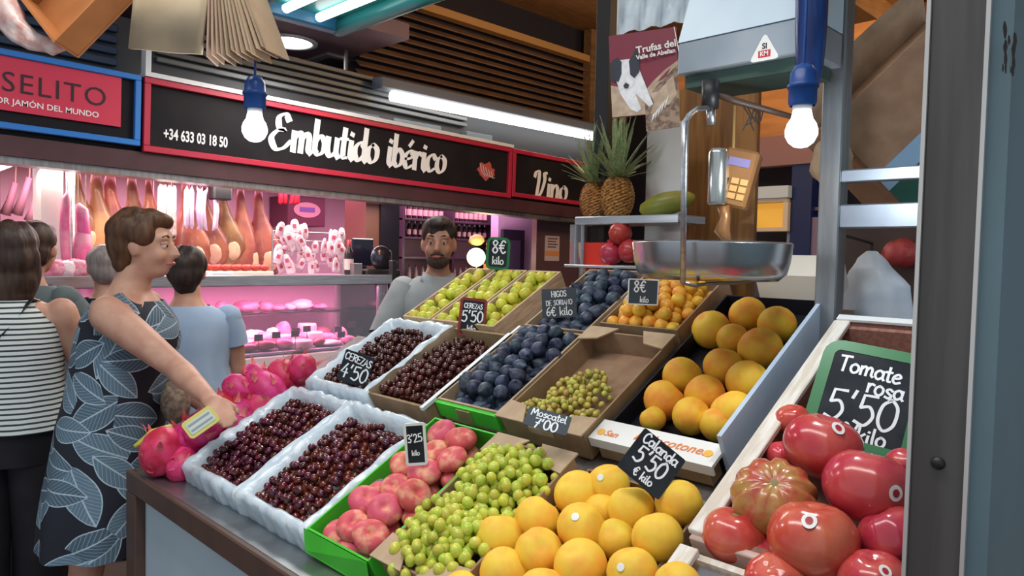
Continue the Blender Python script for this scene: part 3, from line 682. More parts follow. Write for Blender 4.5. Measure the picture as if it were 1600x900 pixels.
for i, (x, y) in enumerate(GB):
    p = SM(.865, 1.005) @ Vector((x, y, -.026 + .01 * (i % 2) + (.016 if i > 12 else 0)))
    bunch(p, 28, grapem, .0122, (.076, .066, .040), ('bunch of large green grapes on the side next to the flat peaches' if y > .15 else 'bunch of large green grapes on the side next to the yellow peaches' if y < .09 else 'bunch of large green grapes in the middle of the full kraft box'), 'green grape bunches')
for i, (x, y) in enumerate([(.06, .06), (.07, .16), (.06, .225), (.15, .10), (.165, .19), (.20, .145)]):
    p = SM(1.27, 1.035) @ Vector((x, y, -.045 + .008 * (i % 2)))
    bunch(p, 36, muscm, .0082, (.058, .050, .034), 'bunch of small yellow-green muscat grapes in the half-empty box', 'muscat grape bunches')
p = at_z(546, 884, .86); put('grape', grapem, p + Vector((0, 0, .010)), .010, 'single green grape fallen on the steel worktop', 'grape', None)
# dragon fruit
DRG = mat('dragon_fruit_skin', (.52, .02, .07), .42, (.70, .05, .17), 1.4, rnd=.12, bump=.15)
DRS = mat('dragon_scale', (.72, .06, .16), .45, (.70, .42, .16), 30, lo=.45, hi=.7)
DRY = mat('yellow_green_tip', (.62, .55, .08), .5)
bm = B(); n = 5
sv = [[bm.verts.new((w * (1 - i / n) ** .7 * .17, 0.0, i / n * .55 + 0)) for w in (-1, 0, 1)] for i in range(n + 1)]
for i in range(n + 1):
    for j, v in enumerate(sv[i]): v.co.y = .02 + .32 * (i / n) ** 2 + (.03 if j != 1 else .055) * (1 - i / n)
for i in range(n):
    for j in range(2): bm.faces.new((sv[i][j], sv[i][j + 1], sv[i + 1][j + 1], sv[i + 1][j]))
scm = mesh_of(bm, 'scale', DRS, True)
drm = fruit_mesh('dragon_fruit', DRG, lambda p: 1 + .05 * noise.noise(p * 3), (1, 1, 1.25), 18, 12)
DF = [(252, 706, 34, .83), (284, 733, 26, .86), (296, 690, 32, .9), (318, 668, 30, .95), (348, 678, 34, .97), (376, 655, 30, 1.02), (352, 640, 26, 1.0), (404, 640, 30, 1.08), (375, 608, 24, 1.10), (418, 612, 30, 1.13), (447, 590, 28, 1.2), (470, 578, 24, 1.26), (400, 590, 22, 1.16)]
random.seed(3)
for i, (x, y, r, u) in enumerate(DF):
    p = at_v(x, y, 2.295 - .05 * (i % 2)); rr = r / FPX * tdist(p) * .95; p.z = max(p.z, (.862 if p.x < .93 else zr(p.x, -.07)) + rr * .9)
    t = thing('dragon_fruit', 'small smooth bright pink dragon fruit at the counter corner' if i == 1 else ('pink dragon fruit with curling scales lying near the counter corner' if i < 4 else 'pink dragon fruit with curling scales stacked high beside the lined cherry crates'), 'dragon fruit', Matrix.Translation(p) @ rotr(), 'dragon fruits at the end of the counter')
    o = link('flesh_body', drm, t, Matrix.Scale(rr, 4))
    for k in range(12 if i != 1 else 5):
        a = k * 2.4; z = -.9 + 1.9 * k / 12; s = math.sqrt(max(.05, 1 - (z / 1.25) ** 2))
        link('scale', scm, t, Matrix.Translation(Vector((math.cos(a) * s * .97, math.sin(a) * s * .97, z)) * rr) @ Matrix.Rotation(a - PI / 2, 4, 'Z') @ Matrix.Scale(rr * 1.1, 4))
# yellow-tipped leaf bits and the pale packet on the dragon fruit
a, b, c = at_t(330, 636, 2.02), at_t(342, 652, 2.02), at_t(288, 672, 1.98)
M, w, h = rect_frame(a, b, c)
t = thing('label_packet', 'pale striped packet with yellow edges lying on the dragon fruit under the reaching hand', 'packet', M)
bm = B(); poly(bm, [q + Vector((0, 0, -.012)) for q in rounded(w * 1.5, h * 1.0, .01)], (0, 0, .012)); obj('packet_body', bm, mat('packet_yellow', (.66, .62, .16), .5), t)
bm = B(); poly(bm, [q + Vector((0, 0, .0005)) for q in rounded(w * .95, h * .82, .004)], (0, 0, .001)); obj('pale_face', bm, mat('packet_pale', (.62, .66, .62), .4), t)
for k in (-.25, .2):
    bm = B(); box(bm, w * k - .003, w * k + .003, -h * .36, h * .36, .0016, .0022); obj('grey_stripe', bm, mat('packet_grey', (.30, .36, .38), .4), t)
bm = B(); a = at_v(210, 698, 2.33); b = at_v(268, 668, 2.33); tube(bm, [a, (a + b) / 2 + Vector((0, 0, .01)), b + Vector((0, 0, .0))], [.006, .016, .012], 8)
tag(obj('yellow_leaf_tip', bm, DRY, smooth=True), 'curved yellow leaf tip sticking out beside the dragon fruit', 'leaf')
# ------------------------------------------------------------------ price cards
FR_G = mat('green_card_frame', (.012, .16, .045), .4); FR_R = mat('red_card_frame', (.22, .03, .02), .45); FR_W = mat('white_card_frame', (.75, .76, .76), .5); SLG = mat('grey_slate', (.05, .065, .08), .65)
pcard('black chalk card on the upper lined cherries reading CEREZAS 4\'50', (541, 545), (586, 560), (518, 590), 2.26, [('CEREZAS', .22, 0, .18, .035, -4), ("4'50", .44, 0, -.36, .05, -3)])
pcard('red-framed chalk card reading CEREZAS 5\'50 kilo over the brown paper lining', (722, 466), (760, 470), (714, 522), 2.36, [('CEREZAS', .13, 0, .25, .024, 0), ("5'50", .30, 0, -.12, .04, 0), ('kilo', .16, 0, -.38, .028, 0)], frame=FR_R, fw=.009, stake=.06)
pcard('green-framed chalk card reading 8 euro standing over the greengages', (763, 372), (796, 374), (750, 418), 2.72, [('8€', .42, .04, .02, .05, 0), ('kilo', .26, .02, -.36, .035, 0)], frame=FR_G, fw=.010, r=.012, stake=.05)
pcard('grey chalk card reading HIGOS 6 euro kilo lying on the figs', (846, 452), (900, 450), (828, 498), 2.05, [('HIGOS', .20, 0, .22, .028, 2), ('DE SORIANO', .17, 0, -.06, .024, 2), ('6€ kilo', .30, 0, -.42, .035, 2)], slate=SLG)
pcard('white-clipped chalk card reading 8 euro kilo on the small yellow plums', (983, 436), (1029, 438), (968, 474), 1.98, [('8€', .44, -.12, .0, .055, 0), ('kilo', .24, .05, -.42, .035, 0)], slate=SLG, frame=FR_W, fw=.003, r=.001)
pcard('white-framed chalk card reading 3\'25 kilo standing in the flat peaches', (632, 664), (662, 662), (608, 728), 1.66, [("3'25", .20, .0, .06, .030, 6), ('kilo', .13, -.02, -.28, .022, 0)], frame=FR_W, fw=.006, r=.001)
pcard('slate card reading Moscatel 7\'00 in front of the muscat grapes', (828, 634), (894, 652), (816, 662), 1.60, [('Moscatel', .38, 0, .08, .05, 0), ("7'00", .50, 0, -.50, .07, 0)], slate=SLG, tt=(1.58, 1.56))
pcard('tilted black chalk card reading Calanda 5\'50 kilo above the front peaches', (1008, 668), (1072, 720), (960, 724), 1.40, [('Calanda', .23, 0, .24, .036, 0), ("5'50", .36, -.02, -.18, .046, -2), ('€ kilo', .18, .02, -.42, .030, 0)], tt=(1.38, 1.36))
pcard('big green-framed chalkboard reading Tomate rosa 5\'50 behind the tomatoes', (1300, 536), (1452, 566), (1264, 678), 1.50, [('Tomate', .17, -.04, .22, .024, -2), ('rosa', .17, .16, .05, .024, -3), ("5'50", .32, -.02, -.29, .030, -2), ('€/kilo', .17, .05, -.46, .024, 0)], frame=FR_G, fw=.022, r=.012, tt=(1.40, 1.42))
# ------------------------------------------------------------------ upper part of the fruit stall
POST = mat('stall_post_steel', (.34, .36, .38), .36, (.26, .27, .28), 5, metal=.85, bump=.05, stretch=(9, 9, .7))
# right-hand frame: post, two rails, and the near column with its panel
fr = thing('steel_shelving', 'brushed steel shelving posts with two cross rails behind the tomato crate', 'shelving', (1.75, .695, 0))
bm = B(); box(bm, 0, .05, -.015, .035, 0, 3.0, .003); obj('post', bm, POST, fr)
bm = B(); box(bm, .0, .025, -.46, -.016, 1.735, 1.765, .003); obj('rail', bm, mat('rail_steel', (.30, .34, .40), .42, (.24, .27, .32), 6, metal=.85), fr)
bm = B(); box(bm, .0, .025, -.46, -.016, 1.63, 1.685, .003); obj('rail', bm, mat('rail_steel', (.30, .34, .40), .42, (.24, .27, .32), 6, metal=.85), fr)
bm = B(); box(bm, .0, .05, -.51, -.461, 0, 3.0, .003); obj('post', bm, POST, fr)
cl = thing('steel_column', 'dark brushed steel column in front of the tomatoes with pale edge lines', 'column', (.95, .245, 0))
bm = B(); box(bm, 0, .05, -.030, .030, 0, 3.2, .003); obj('column_body', bm, mat('column_steel', (.13, .12, .115), .42, (.10, .09, .085), 4, metal=.6, bump=.05, stretch=(9, 9, .6)), cl)
for y in (-.031, .029):
    bm = B(); box(bm, -.004, .004, y - .001, y + .0035, 0, 3.2); obj('edge_bead', bm, mat('bright_edge', (.70, .66, .62), .3, metal=.6), cl)
bm = B(); lathe(bm, [(0, .006), (.006, .005), (.008, 0)], 12, Matrix.Translation((-.0005, 0, 1.32)) @ Matrix.Rotation(R(-90), 4, 'Y')); obj('bolt_head', bm, BLACK, cl, True)
pn = thing('side_panel', 'blue-grey painted metal panel with a patch of chipped paint beside the column', 'panel', (1.0, .212, 0))
bm = B(); box(bm, -.048, .9, -.02, .001, 0, 3.2); obj('sheet', bm, mat('blue_grey_paint', (.13, .20, .23), .45, (.11, .17, .195), 3), pn)
random.seed(4); bm = B(); a = at_v(1580, 78, .19)
for k in range(16):
    x = a.x - 1.0 + random.uniform(-.026, .028); z = a.z + random.uniform(-.025, .018); r = random.uniform(.004, .010)
    poly(bm, [(x + r * math.cos(q * .785) * random.uniform(.7, 1.2), -.0205 - k * 1e-5, z + r * math.sin(q * .785) * random.uniform(.7, 1.2)) for q in range(8)])
obj('paint_chip', bm, BLACK, pn)
# header cabinet with triangle sticker
HDR = mat('header_steel', (.46, .52, .58), .33, (.36, .42, .48), 4, metal=.55); HDRL = mat('header_light', (.66, .78, .86), .35, (.58, .70, .80), 3)
hd = thing('header_cabinet', 'pale steel header cabinet above the hanging scale with a triangle sticker', 'cabinet', (1.55, .92, 1.995))
bm = B(); box(bm, 0, .18, -.24, .08, 0, .075, .003); obj('lower_band', bm, HDR, hd)
bm = B(); poly(bm, [(0, -.24, .077), (.08, -.24, .28), (.18, -.24, .28), (.18, -.24, .077)], (0, .32, 0)); obj('upper_hood', bm, HDRL, hd)
bm = B(); box(bm, .02, .17, -.22, .07, -.03, -.001); obj('underside_tray', bm, mat('dark_green_tray', (.03, .06, .05), .5), hd)
bm = B(); tri = [Vector((.036, -.026, 0)), Vector((0, .036, 0)), Vector((-.036, -.026, 0))]
pts = []
for i in range(3):
    A, Bq, Cq = tri[i - 1], tri[i], tri[(i + 1) % 3]
    pts += [Bq + (A - Bq) * .14, Bq + (A - Bq) * .04 + (Cq - Bq) * .04, Bq + (Cq - Bq) * .14]
p = at_u(1195, 76, 1.549); MT = Matrix.Translation(p - hd.location) @ Matrix.Rotation(R(-90), 4, 'Z') @ Matrix.Rotation(R(90), 4, 'X')
poly(bm, pts, (0, 0, .0012)); st = obj('triangle_sticker', bm, STK, hd, M=MT)
bm = B(); box(bm, -.014, .014, -.019, -.004, .0013, .0022); obj('red_block', bm, mat('sticker_red', (.60, .03, .05), .4), st)
link('sticker_words', type_mesh('SI', .017, BLACK, .0004, 0, .0003), st, Matrix.Translation((0, .005, .0016))); link('sticker_words', type_mesh('KM', .014, STK, .0003, 0, .0003), st, Matrix.Translation((0, -.0115, .0026)))
bm = B(); box(bm, .10, .14, -.02, .02, .281, 1.05); obj('hanger_strut', bm, STEELD, hd)
# lit lamp on the hood, dark post and white pipe
dp = at_u(946, 100, 2.06)
bm = B(); box(bm, 2.04, 2.09, dp.y - .028, dp.y + .030, .862, 3.6, .003); tag(obj('stall_post', bm, mat('black_post', (.018, .016, .018), .5), None), 'black square stall post rising behind the pineapples', 'post')
bm = B(); a = at_u(969, 60, 1.92); tube(bm, [(1.92, a.y, a.z - .10), (1.92, a.y, 3.0)], .012, 10); tag(obj('white_pipe', bm, WHITE, smooth=True), 'thin white pipe running up beside the dog poster', 'pipe')
# poster with the dog
pa, pb, pc = at_t(951, 64, 2.10), at_t(1057, 50, 2.05), at_t(949, 190, 2.10)
M, w, h = rect_frame(pa, pb, pc); h *= 1.24; M = M @ Matrix.Translation((0, -.012, 0))
po = thing('dog_poster', 'maroon and brown hanging poster with a black and white dog', 'poster', M)
MAR = mat('maroon_print', (.20, .022, .045), .5); GND = mat('earth_print', (.32, .22, .15), .6, (.13, .08, .06), 60); GNDL = mat('earth_print_light', (.50, .38, .28), .6, (.40, .29, .20), 40)
bm = B(); n = 12
g = [[bm.verts.new((-w / 2 + w * i / n, -h / 2 + h * j / n, .010 * math.sin(j / n * 3) * (i / n) + (.03 * (1 - j / n) ** 2 * (i / n) ** 2) - .004)) for j in range(n + 1)] for i in range(n + 1)]
for i in range(n):
    for j in range(n):
        if i < 6 and j < 2: continue
        bm.faces.new((g[i][j], g[i + 1][j], g[i + 1][j + 1], g[i][j + 1]))
sh = obj('sheet', bm, MAR, po, True)
def flat(name, pts, m, z, parent=po, curve=True):
    # printed shape on the sheet: points in fractions of the poster, laid on its curve
    bm = B(); c = Vector((sum(p[0] for p in pts) / len(pts), sum(p[1] for p in pts) / len(pts)))
    def P(q):
        fx, fy = q[0] + .5, q[1] + .5; return bm.verts.new((q[0] * w, q[1] * h, .010 * math.sin(fy * 3) * fx + .03 * (1 - fy) ** 2 * fx ** 2 - .004 + z))
    vs = [P(q) for q in pts]; cv = P(c)
    for i in range(len(vs)): bm.faces.new((cv, vs[i], vs[(i + 1) % len(vs)]))
    return obj(name, bm, m, parent)
FURW = mat('white_fur_print', (.78, .78, .78), .6, (.66, .66, .68), 60); FURB = mat('black_fur_print', (.03, .035, .05), .6)
flat('printed_ground', [(-.5, -.32), (-.5, .0), (-.3, -.08), (-.05, -.14), (.12, -.02), (.3, .08), (.5, .16), (.5, -.18), (.45, -.32), (0, -.33)], GNDL, .001)
flat('printed_ground', [(.0, -.5), (.0, -.22), (.18, -.06), (.5, .12), (.5, -.5)], GND, .0016)
flat('dog_body', [(-.5, .22), (-.40, .26), (-.32, .10), (-.30, -.02), (-.5, .05)], FURB, .002)
flat('dog_chest', [(-.42, .06), (-.36, -.10), (-.22, -.26), (-.12, -.30), (-.06, -.27), (-.20, -.10), (-.10, -.10), (.06, -.26), (.12, -.24), (.0, .0), (-.06, .12), (-.30, .14)], FURW, .0026)
flat('dog_head', [(-.44, .20), (-.42, .06), (-.34, -.04), (-.26, -.07), (-.17, -.03), (-.10, .08), (-.10, .18), (-.2, .24), (-.34, .24)], FURW, .0034)
flat('dog_face_patch', [(-.46, .24), (-.45, .06), (-.38, .02), (-.33, .10), (-.32, .22), (-.38, .27)], FURB, .0042)
flat('dog_face_patch', [(-.21, .22), (-.20, .08), (-.14, .04), (-.06, .10), (-.06, .24), (-.10, .34), (-.16, .26)], FURB, .0042)
flat('dog_nose', [(-.31, -.02), (-.27, .01), (-.22, -.02), (-.24, -.05), (-.29, -.05)], FURB, .0050)
for k in range(5): flat('white_scrape', [(.08 + .05 * k, -.42 + .03 * k), (.11 + .05 * k, -.34 + .03 * k), (.16 + .05 * k, -.32 + .04 * k), (.10 + .05 * k, -.40 + .03 * k)], FURW, .0030)
link('poster_words', type_mesh('Trufas del', w * .145, STK, .0006, 0, .0003), po, Matrix.Translation((w * .20, h * .315, .012)) @ Matrix.Rotation(R(4), 4, 'Z'))
link('poster_words', type_mesh('Valle de Abellan', w * .088, STK, .0005, 0, .0003), po, Matrix.Translation((w * .19, h * .245, .012)) @ Matrix.Rotation(R(4), 4, 'Z'))
bm = B(); tube(bm, [(w * .47, h * .492, .006), po.matrix_basis.inverted() @ Vector((1.56, .995, 2.02))], .0012, 5); obj('string', bm, WHITE, po)
# white cloth hanging behind the poster
bm = B(); n = 16; a, b = at_t(968, -30, 2.2), at_t(1110, -40, 2.0)
g = [[bm.verts.new(a.lerp(b, i / n) + Vector((0, 0, -j * .022 * (1 - .28 * (i / n)) )) + Vector((-1, -1, 0)) * .012 * math.sin(i * 1.7 + j * .5)) for j in range(8)] for i in range(n + 1)]
for i in range(n):
    for j in range(7): bm.faces.new((g[i][j], g[i + 1][j], g[i + 1][j + 1], g[i][j + 1]))
tag(obj('plastic_sheet', bm, PLASTIC, smooth=True), 'crumpled clear plastic sheet above the dog poster', 'plastic sheet')
# back shelf
SH = thing('steel_shelf', 'steel shelf carrying the pineapples above the pomegranates', 'shelf', (1.97, 1.47, 1.69))
bm = B(); box(bm, 0, .16, -.22, .20, -.028, 0, .003); obj('shelf_board', bm, STEEL, SH)
bm = B(); box(bm, .165, .175, -.14, .02, -.85, .32); obj('back_sheet', bm, mat('bright_steel', (.66, .64, .60), .30, (.58, .56, .52), 3, metal=.5), SH)
bm = B(); box(bm, .02, .035, .17, .185, -.20, -.028); obj('shelf_leg', bm, STEEL, SH)
bm = B(); box(bm, -.05, .16, -.22, .20, -.175, -.165, .002); obj('lower_ledge', bm, STEEL, SH)
for y in (-.2, .17):
    bm = B(); box(bm, .03, .06, y, y + .03, -.83, -.176); obj('ledge_leg', bm, STEELD, SH)
bm = B(); box(bm, -.03, .0, .16, .192, -.165, -.028); obj('clear_side', bm, glass('clear_guard', (.95, .95, .96), .3), SH)
# pineapples
PINE = mat('pineapple_rind', (.50, .27, .05), .6, (.14, .06, .02), 11, rnd=.1); PLEAF = mat('pineapple_leaf', (.16, .24, .10), .5, (.30, .34, .17), 20, rnd=.15)
bm = B(); n = 26; prof = []
for i in range(25):
    z = i / 24; r = .5 * (math.sin(PI * (.13 + .74 * z)) ** .55); prof.append((r, z))
rings = []
for i, (r, z) in enumerate(prof):
    rings.append([bm.verts.new(((r + .035 * ((i + j) % 2) * (0 < i < 24)) * math.cos(2 * PI * j / n), (r + .035 * ((i + j) % 2) * (0 < i < 24)) * math.sin(2 * PI * j / n), z * 1.6)) for j in range(n)])
for a, b in zip(rings, rings[1:]):
    for j in range(n): bm.faces.new((a[j], a[(j + 1) % n], b[(j + 1) % n], b[j]))
bm.faces.new(rings[0][::-1]); bm.faces.new(rings[-1]); pinem = mesh_of(bm, 'rind_body', PINE)
bm = B(); n = 6; q = []
for i in range(n + 1):
    f = i / n; wv = .13 * (1 - f) ** .7 + .004; zz = f * 1.0; y = .10 + .38 * f ** 1.8
    q.append([bm.verts.new((-wv, y + .02, zz)), bm.verts.new((0, y, zz)), bm.verts.new((wv, y + .02, zz))])
for i in range(n):
    for j in range(2): bm.faces.new((q[i][j], q[i][j + 1], q[i + 1][j + 1], q[i + 1][j]))
leafm = mesh_of(bm, 'leaf', PLEAF, True)
random.seed(9)
for (x, y, wpx, hpx, lab) in ((929, 328, 42, 37, 'pineapple at the outer end of the steel shelf'), (964, 327, 47, 38, 'plump pineapple standing next to the papaya')):
    p = at_u(x, y, 2.05); p.z = 1.691; s = wpx / FPX * tdist(p) * 1.08
    t = thing('pineapple', lab, 'pineapple', p, 'pineapples on the shelf'); link('rind_body', pinem, t, Matrix.Diagonal((s, s, hpx / 50 * s * .98, 1)))
    for k in range(44):
        ly = k // 11; a = k * 2.4; ln = s * (1.1 + .30 * ly + random.uniform(-.15, .15)); til = R((62, 42, 22, 2)[min(ly, 3)] + random.uniform(-8, 8))
        link('leaf', leafm, t, Matrix.Translation((0, 0, 1.53 * s * hpx / 50)) @ Matrix.Rotation(a, 4, 'Z') @ Matrix.Rotation(-til, 4, 'X') @ Matrix.Diagonal((s * 1.15, s * .6, ln, 1)))
# papaya, pomegranates, watermelon
p = at_u(1040, 306, 2.04); p.z = 1.691 + .036
bm = B(); lathe(bm, [(0, -.115), (.026, -.10), (.045, -.05), (.050, 0), (.042, .06), (.026, .105), (.010, .125), (0, .127)], 18, Matrix.Rotation(R(76), 4, 'X') @ Matrix.Rotation(R(20), 4, 'Y'))
tag(obj('papaya', bm, mat('papaya_skin', (.22, .24, .03), .35, (.45, .30, .04), 9), None, True, Matrix.Translation(p) @ Matrix.Rotation(R(-8), 4, 'Z') @ Matrix.Scale(.80, 4)), 'green and yellow papaya lying on the steel shelf', 'papaya')
POM = mat('pomegranate_skin', (.36, .018, .022), .28, (.44, .05, .04), 10, rnd=.1)
bm = B(); lathe(bm, [(0, -.96), (.5, -.86), (.9, -.42), (1, .05), (.88, .5), (.5, .86), (.20, .98), (.17, 1.12), (.27, 1.30), (.20, 1.26), (.10, 1.05), (0, 1.03)], 18); pomm = mesh_of(bm, 'pomegranate', POM, True)
for (x, y, r, lab, rx) in ((969, 365, 18, 'dark red pomegranate on top of the other two', 20), (955, 396, 18, 'pomegranate with its crown turned up beside the watermelon slice', -30), (984, 392, 18, 'smooth pomegranate next to the scale pan', 150)):
    p = at_u(x, y, 1.985); put('pomegranate', pomm, p, r / FPX * tdist(p) * 1.05, lab, 'pomegranate', 'pomegranates under the shelf', Matrix.Rotation(R(rx), 4, 'X') @ Matrix.Rotation(R(25), 4, 'Y'))
p = at_u(900, 380, 2.0); p2 = at_u(952, 412, 1.98)
M, w_, h_ = rect_frame(at_u(900, 379, 2.0), at_u(958, 379, 1.96), at_u(900, 414, 2.0))
wm = thing('watermelon_slice', 'red watermelon wedge leaning beside the pomegranates', 'watermelon', M)
rad = w_ * .95
def wedge(r0, r1, z0, z1, name, m):
    bm = B(); n = 14; A = [R(180 + 75 * i / n) for i in range(n + 1)]
    P = [(w_ / 2 + r1 * math.cos(a), h_ / 2 + r1 * math.sin(a), z0) for a in A]
    P += [(w_ / 2 + r0 * math.cos(a), h_ / 2 + r0 * math.sin(a), z0) for a in A[::-1]] if r0 > 0 else [(w_ / 2, h_ / 2, z0)]
    poly(bm, P, (0, 0, z1 - z0)); return obj(name, bm, m, wm)
wedge(0, rad * .90, -.03, .0, 'red_flesh', mat('melon_flesh', (.62, .035, .02), .35)); wedge(rad * .902, rad * .97, -.03, .001, 'pale_rim', mat('melon_rim', (.66, .60, .44), .4)); wedge(rad * .972, rad, -.03, .001, 'green_rind', mat('melon_rind', (.06, .14, .03), .4))
# hanging scale
AMB = mat('warm_reflect_metal', (.34, .16, .055), .35, (.22, .10, .04), 5, metal=.35)  # warm orange reflection put into the colour of head and hook
T = 1.66
c = at_t(1110, 405, T)
hs = thing('hanging_scale', 'hanging market scale with a wide steel pan and a display head coloured by warm reflection', 'scale', c)
def hp(x, y, t=T): return at_t(x, y, t) - c
rp_ = 119 / FPX * T
zt = hp(1110, 381).z; zb = hp(1110, 436).z
bm = B(); lathe(bm, [(rp_ * 1.02, zt), (rp_, zt + .004), (rp_ * .985, zt - .002), (rp_ * .97, zt - .04), (rp_ * .93, zb + .016), (rp_ * .84, zb + .002), (0, zb), (0, zb - .002), (rp_ * .85, zb - .001), (rp_ * .95, zb + .014), (rp_ * .99, zt - .04), (rp_ * 1.02, zt)], 48); obj('steel_pan', bm, mat('pan_steel', (.58, .60, .62), .26, metal=1, c2=(.50, .51, .53), scale=4), hs, True)
for k in range(24):
    pass
bm = B(); e = hp(1070, 188); tube(bm, [hp(1108, 168), hp(1090, 170, 1.60), hp(1077, 180, 1.53), hp(1070, 192, 1.48), hp(1069, 230, 1.46), hp(1067, 442, 1.46)], .0058, 10); obj('bent_tube', bm, STEEL, hs, True)
bm = B(); tube(bm, [hp(1067, 442, 1.46), hp(1085, 446, 1.5), hp(1110, 443), hp(1150, 442), hp(1185, 436)], .004, 8); obj('pan_support', bm, STEELD, hs, True)
bm = B(); a = hp(1110, 148); tube(bm, [a + Vector((0, 0, -.03)), a + Vector((0, 0, 1.95 - c.z - a.z))], .019, 12); obj('black_mount', bm, BLACK, hs, True)
bm = B(); tube(bm, [hp(1110, 166), hp(1112, 196)], .010, 10); obj('steel_stem', bm, STEEL, hs, True)
bm = B(); tube(bm, [hp(1118, 147), hp(1150, 158), hp(1200, 172), hp(1243, 184)], [.007, .008, .007, .006], 8); obj('wire_arm', bm, mat('dark_arm', (.06, .035, .025), .5), hs, True)
bm = B()
for k in range(6): tube(bm, [hp(1158 + k * 7, 160 + k * 2), hp(1172 + (k % 3) * 8, 182 + (k % 2) * 8), hp(1160 + k * 6, 205 - (k % 3) * 10)], .0016, 5)
obj('wire_tangle', bm, BLACK, hs)
# head: box with display, turned towards the seller
hm, hw, hh = rect_frame(hp(1136, 228), hp(1188, 238, 1.63), hp(1136, 322))
bm = B(); box(bm, -hw / 2, hw / 2, -hh / 2, hh / 2, -.07, 0, .006); hd_ = obj('display_head', bm, AMB, hs, M=hm)
bm = B(); box(bm, -hw * .34, hw * .30, hh * .20, hh * .34, .0005, .002); obj('blue_label', bm, mat('scale_label', (.16, .14, .28), .4), hd_)
bm = B(); box(bm, -hw * .46, -hw * .18, -hh * .30, -hh * .02, .0005, .002); obj('dark_screen', bm, BLACK, hd_)
for k in range(6):
    bm = B(); box(bm, -hw * .10 + (k % 2) * hw * .27, hw * .12 + (k % 2) * hw * .27, -hh * .36 + (k // 2) * hh * .13, -hh * .26 + (k // 2) * hh * .13, .0005, .003); obj('key', bm, mat('warm_reflect_key', (.55, .30, .10), .4), hd_)  # keys carry the same warm reflection in their colour
bm = B(); a = hp(1120, 320); r = 15 / FPX * T; lathe(bm, [(0, .0), (r * .9, 0), (r, .006), (r, .115), (r * .8, .125), (0, .125)], 20, Matrix.Translation(a)); obj('load_cylinder', bm, mat('dull_chrome', (.42, .44, .42), .22, metal=.9), hs, True)
bm = B(); tube(bm, [hp(1148, 165), hp(1146, 232)], .003, 6); obj('drop_rod', bm, mat('brass_rod', (.45, .27, .10), .35, metal=.7), hs)
bm = B(); tube(bm, [hp(1130, 322), hp(1133, 340), hp(1128, 360), hp(1138, 378)], [.014, .012, .018, .008], 10); obj('pan_hook', bm, AMB, hs, True)
# added panel behind the scale, warm orange reflection put into its colour
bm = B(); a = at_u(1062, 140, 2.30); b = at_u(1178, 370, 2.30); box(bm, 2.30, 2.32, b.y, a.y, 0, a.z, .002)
tag(obj('orange_reflection_panel', bm, mat('orange_reflection_panel', (.36, .17, .05), .38, (.20, .09, .03), 4, metal=.3, stretch=(1, 9, .8))), 'upright panel with painted orange reflection behind the hanging scale', 'panel')
# bulbs on blue sockets
BLUE = mat('blue_socket', (.008, .06, .26), .35)
def bulb(x, y, t, label, cord_top, power):
    p = at_t(x, y, t); o = thing('light_bulb', label, 'light bulb', p, 'bulbs strung over the stall')
    bm = B(); lathe(bm, [(0, -.030), (.013, -.027), (.023, -.019), (.0295, -.006), (.030, .004), (.0265, .016), (.020, .026), (.0165, .042)], 20); obj('glass_globe', bm, emis('bulb_glow', (.92, .97, 1), 9), o, True)
    bm = B(); lathe(bm, [(.016, .042), (.018, .046), (.018, .056), (.016, .058)], 16); obj('bulb_collar', bm, WHITE, o, True)
    bm = B(); lathe(bm, [(.023, .050), (.026, .056), (.026, .082), (.029, .084), (.029, .090), (.025, .093), (.024, .112), (.016, .126), (.006, .130), (0, .130)], 20); obj('blue_socket', bm, BLUE, o, True)
    bm = B(); tube(bm, [(0, 0, .13), (.002, -.001, .3), (0, 0, cord_top - p.z)], .0028, 6); obj('cord', bm, BLUE, o)
    l = point('bulb_light', p + Vector((0, 0, -.05)), power, (.90, .96, 1), .03); l.parent = o; l.matrix_parent_inverse = Matrix.Identity(4); l.location = (0, 0, -.045)
    return o
bulb(398, 203, 1.80, 'glowing round bulb on a blue socket hanging in front of the script lettering', 2.43, 5)
bulb(1252, 207, 1.42, 'glowing round bulb on a blue socket hanging beside the steel frame', 2.43, 5)
bm = B(); tube(bm, [(.74, -.2, 2.445), (.74, 2.6, 2.445)], .015, 10); tag(obj('overhead_rail', bm, STEELD, smooth=True), 'steel overhead rail from which bulb and paper bags hang', 'rail')
bm = B(); tube(bm, [(.74, 1.0, 2.46), (.74, 1.0, 3.3)], .01, 8); tube(bm, [(.74, 2.3, 2.46), (.74, 2.3, 3.3)], .01, 8); tube(bm, [(.74, 1.0, 3.3), (.74, 2.3, 3.3)], .01, 8); tag(obj('rail_hanger', bm, STEELD), 'thin hanger rods above the overhead rail', 'hanger')
bm = B(); tube(bm, [at_t(1252, -10, 1.42) + Vector((0, 0, .16)), Vector((1.9, .72, 2.45))], .01, 8); tag(obj('cross_rod', bm, STEELD), 'rod over the header cabinet that carries a bulb cord', 'rod')
# blue hanging bag
a = at_t(1267, 50, 1.50); bm = B()
tube(bm, [a + Vector((0, 0, .32)), a + Vector((0, 0, .10)), a + Vector((0, 0, .0)), a + Vector((0, 0, -.07)), a + Vector((.004, 0, -.10)), a + Vector((.006, 0, -.125))], [(.033, .025), (.033, .026), (.031, .026), (.027, .022), (.020, .018), (.008, .008)], 16)
tag(obj('blue_bag', bm, mat('navy_plastic', (.008, .025, .12), .3, (.015, .05, .20), 8, bump=.4, bscale=9, stretch=(6, 6, 1)), smooth=True), 'dark blue plastic bag hanging over the right bulb beside the header cabinet', 'bag')
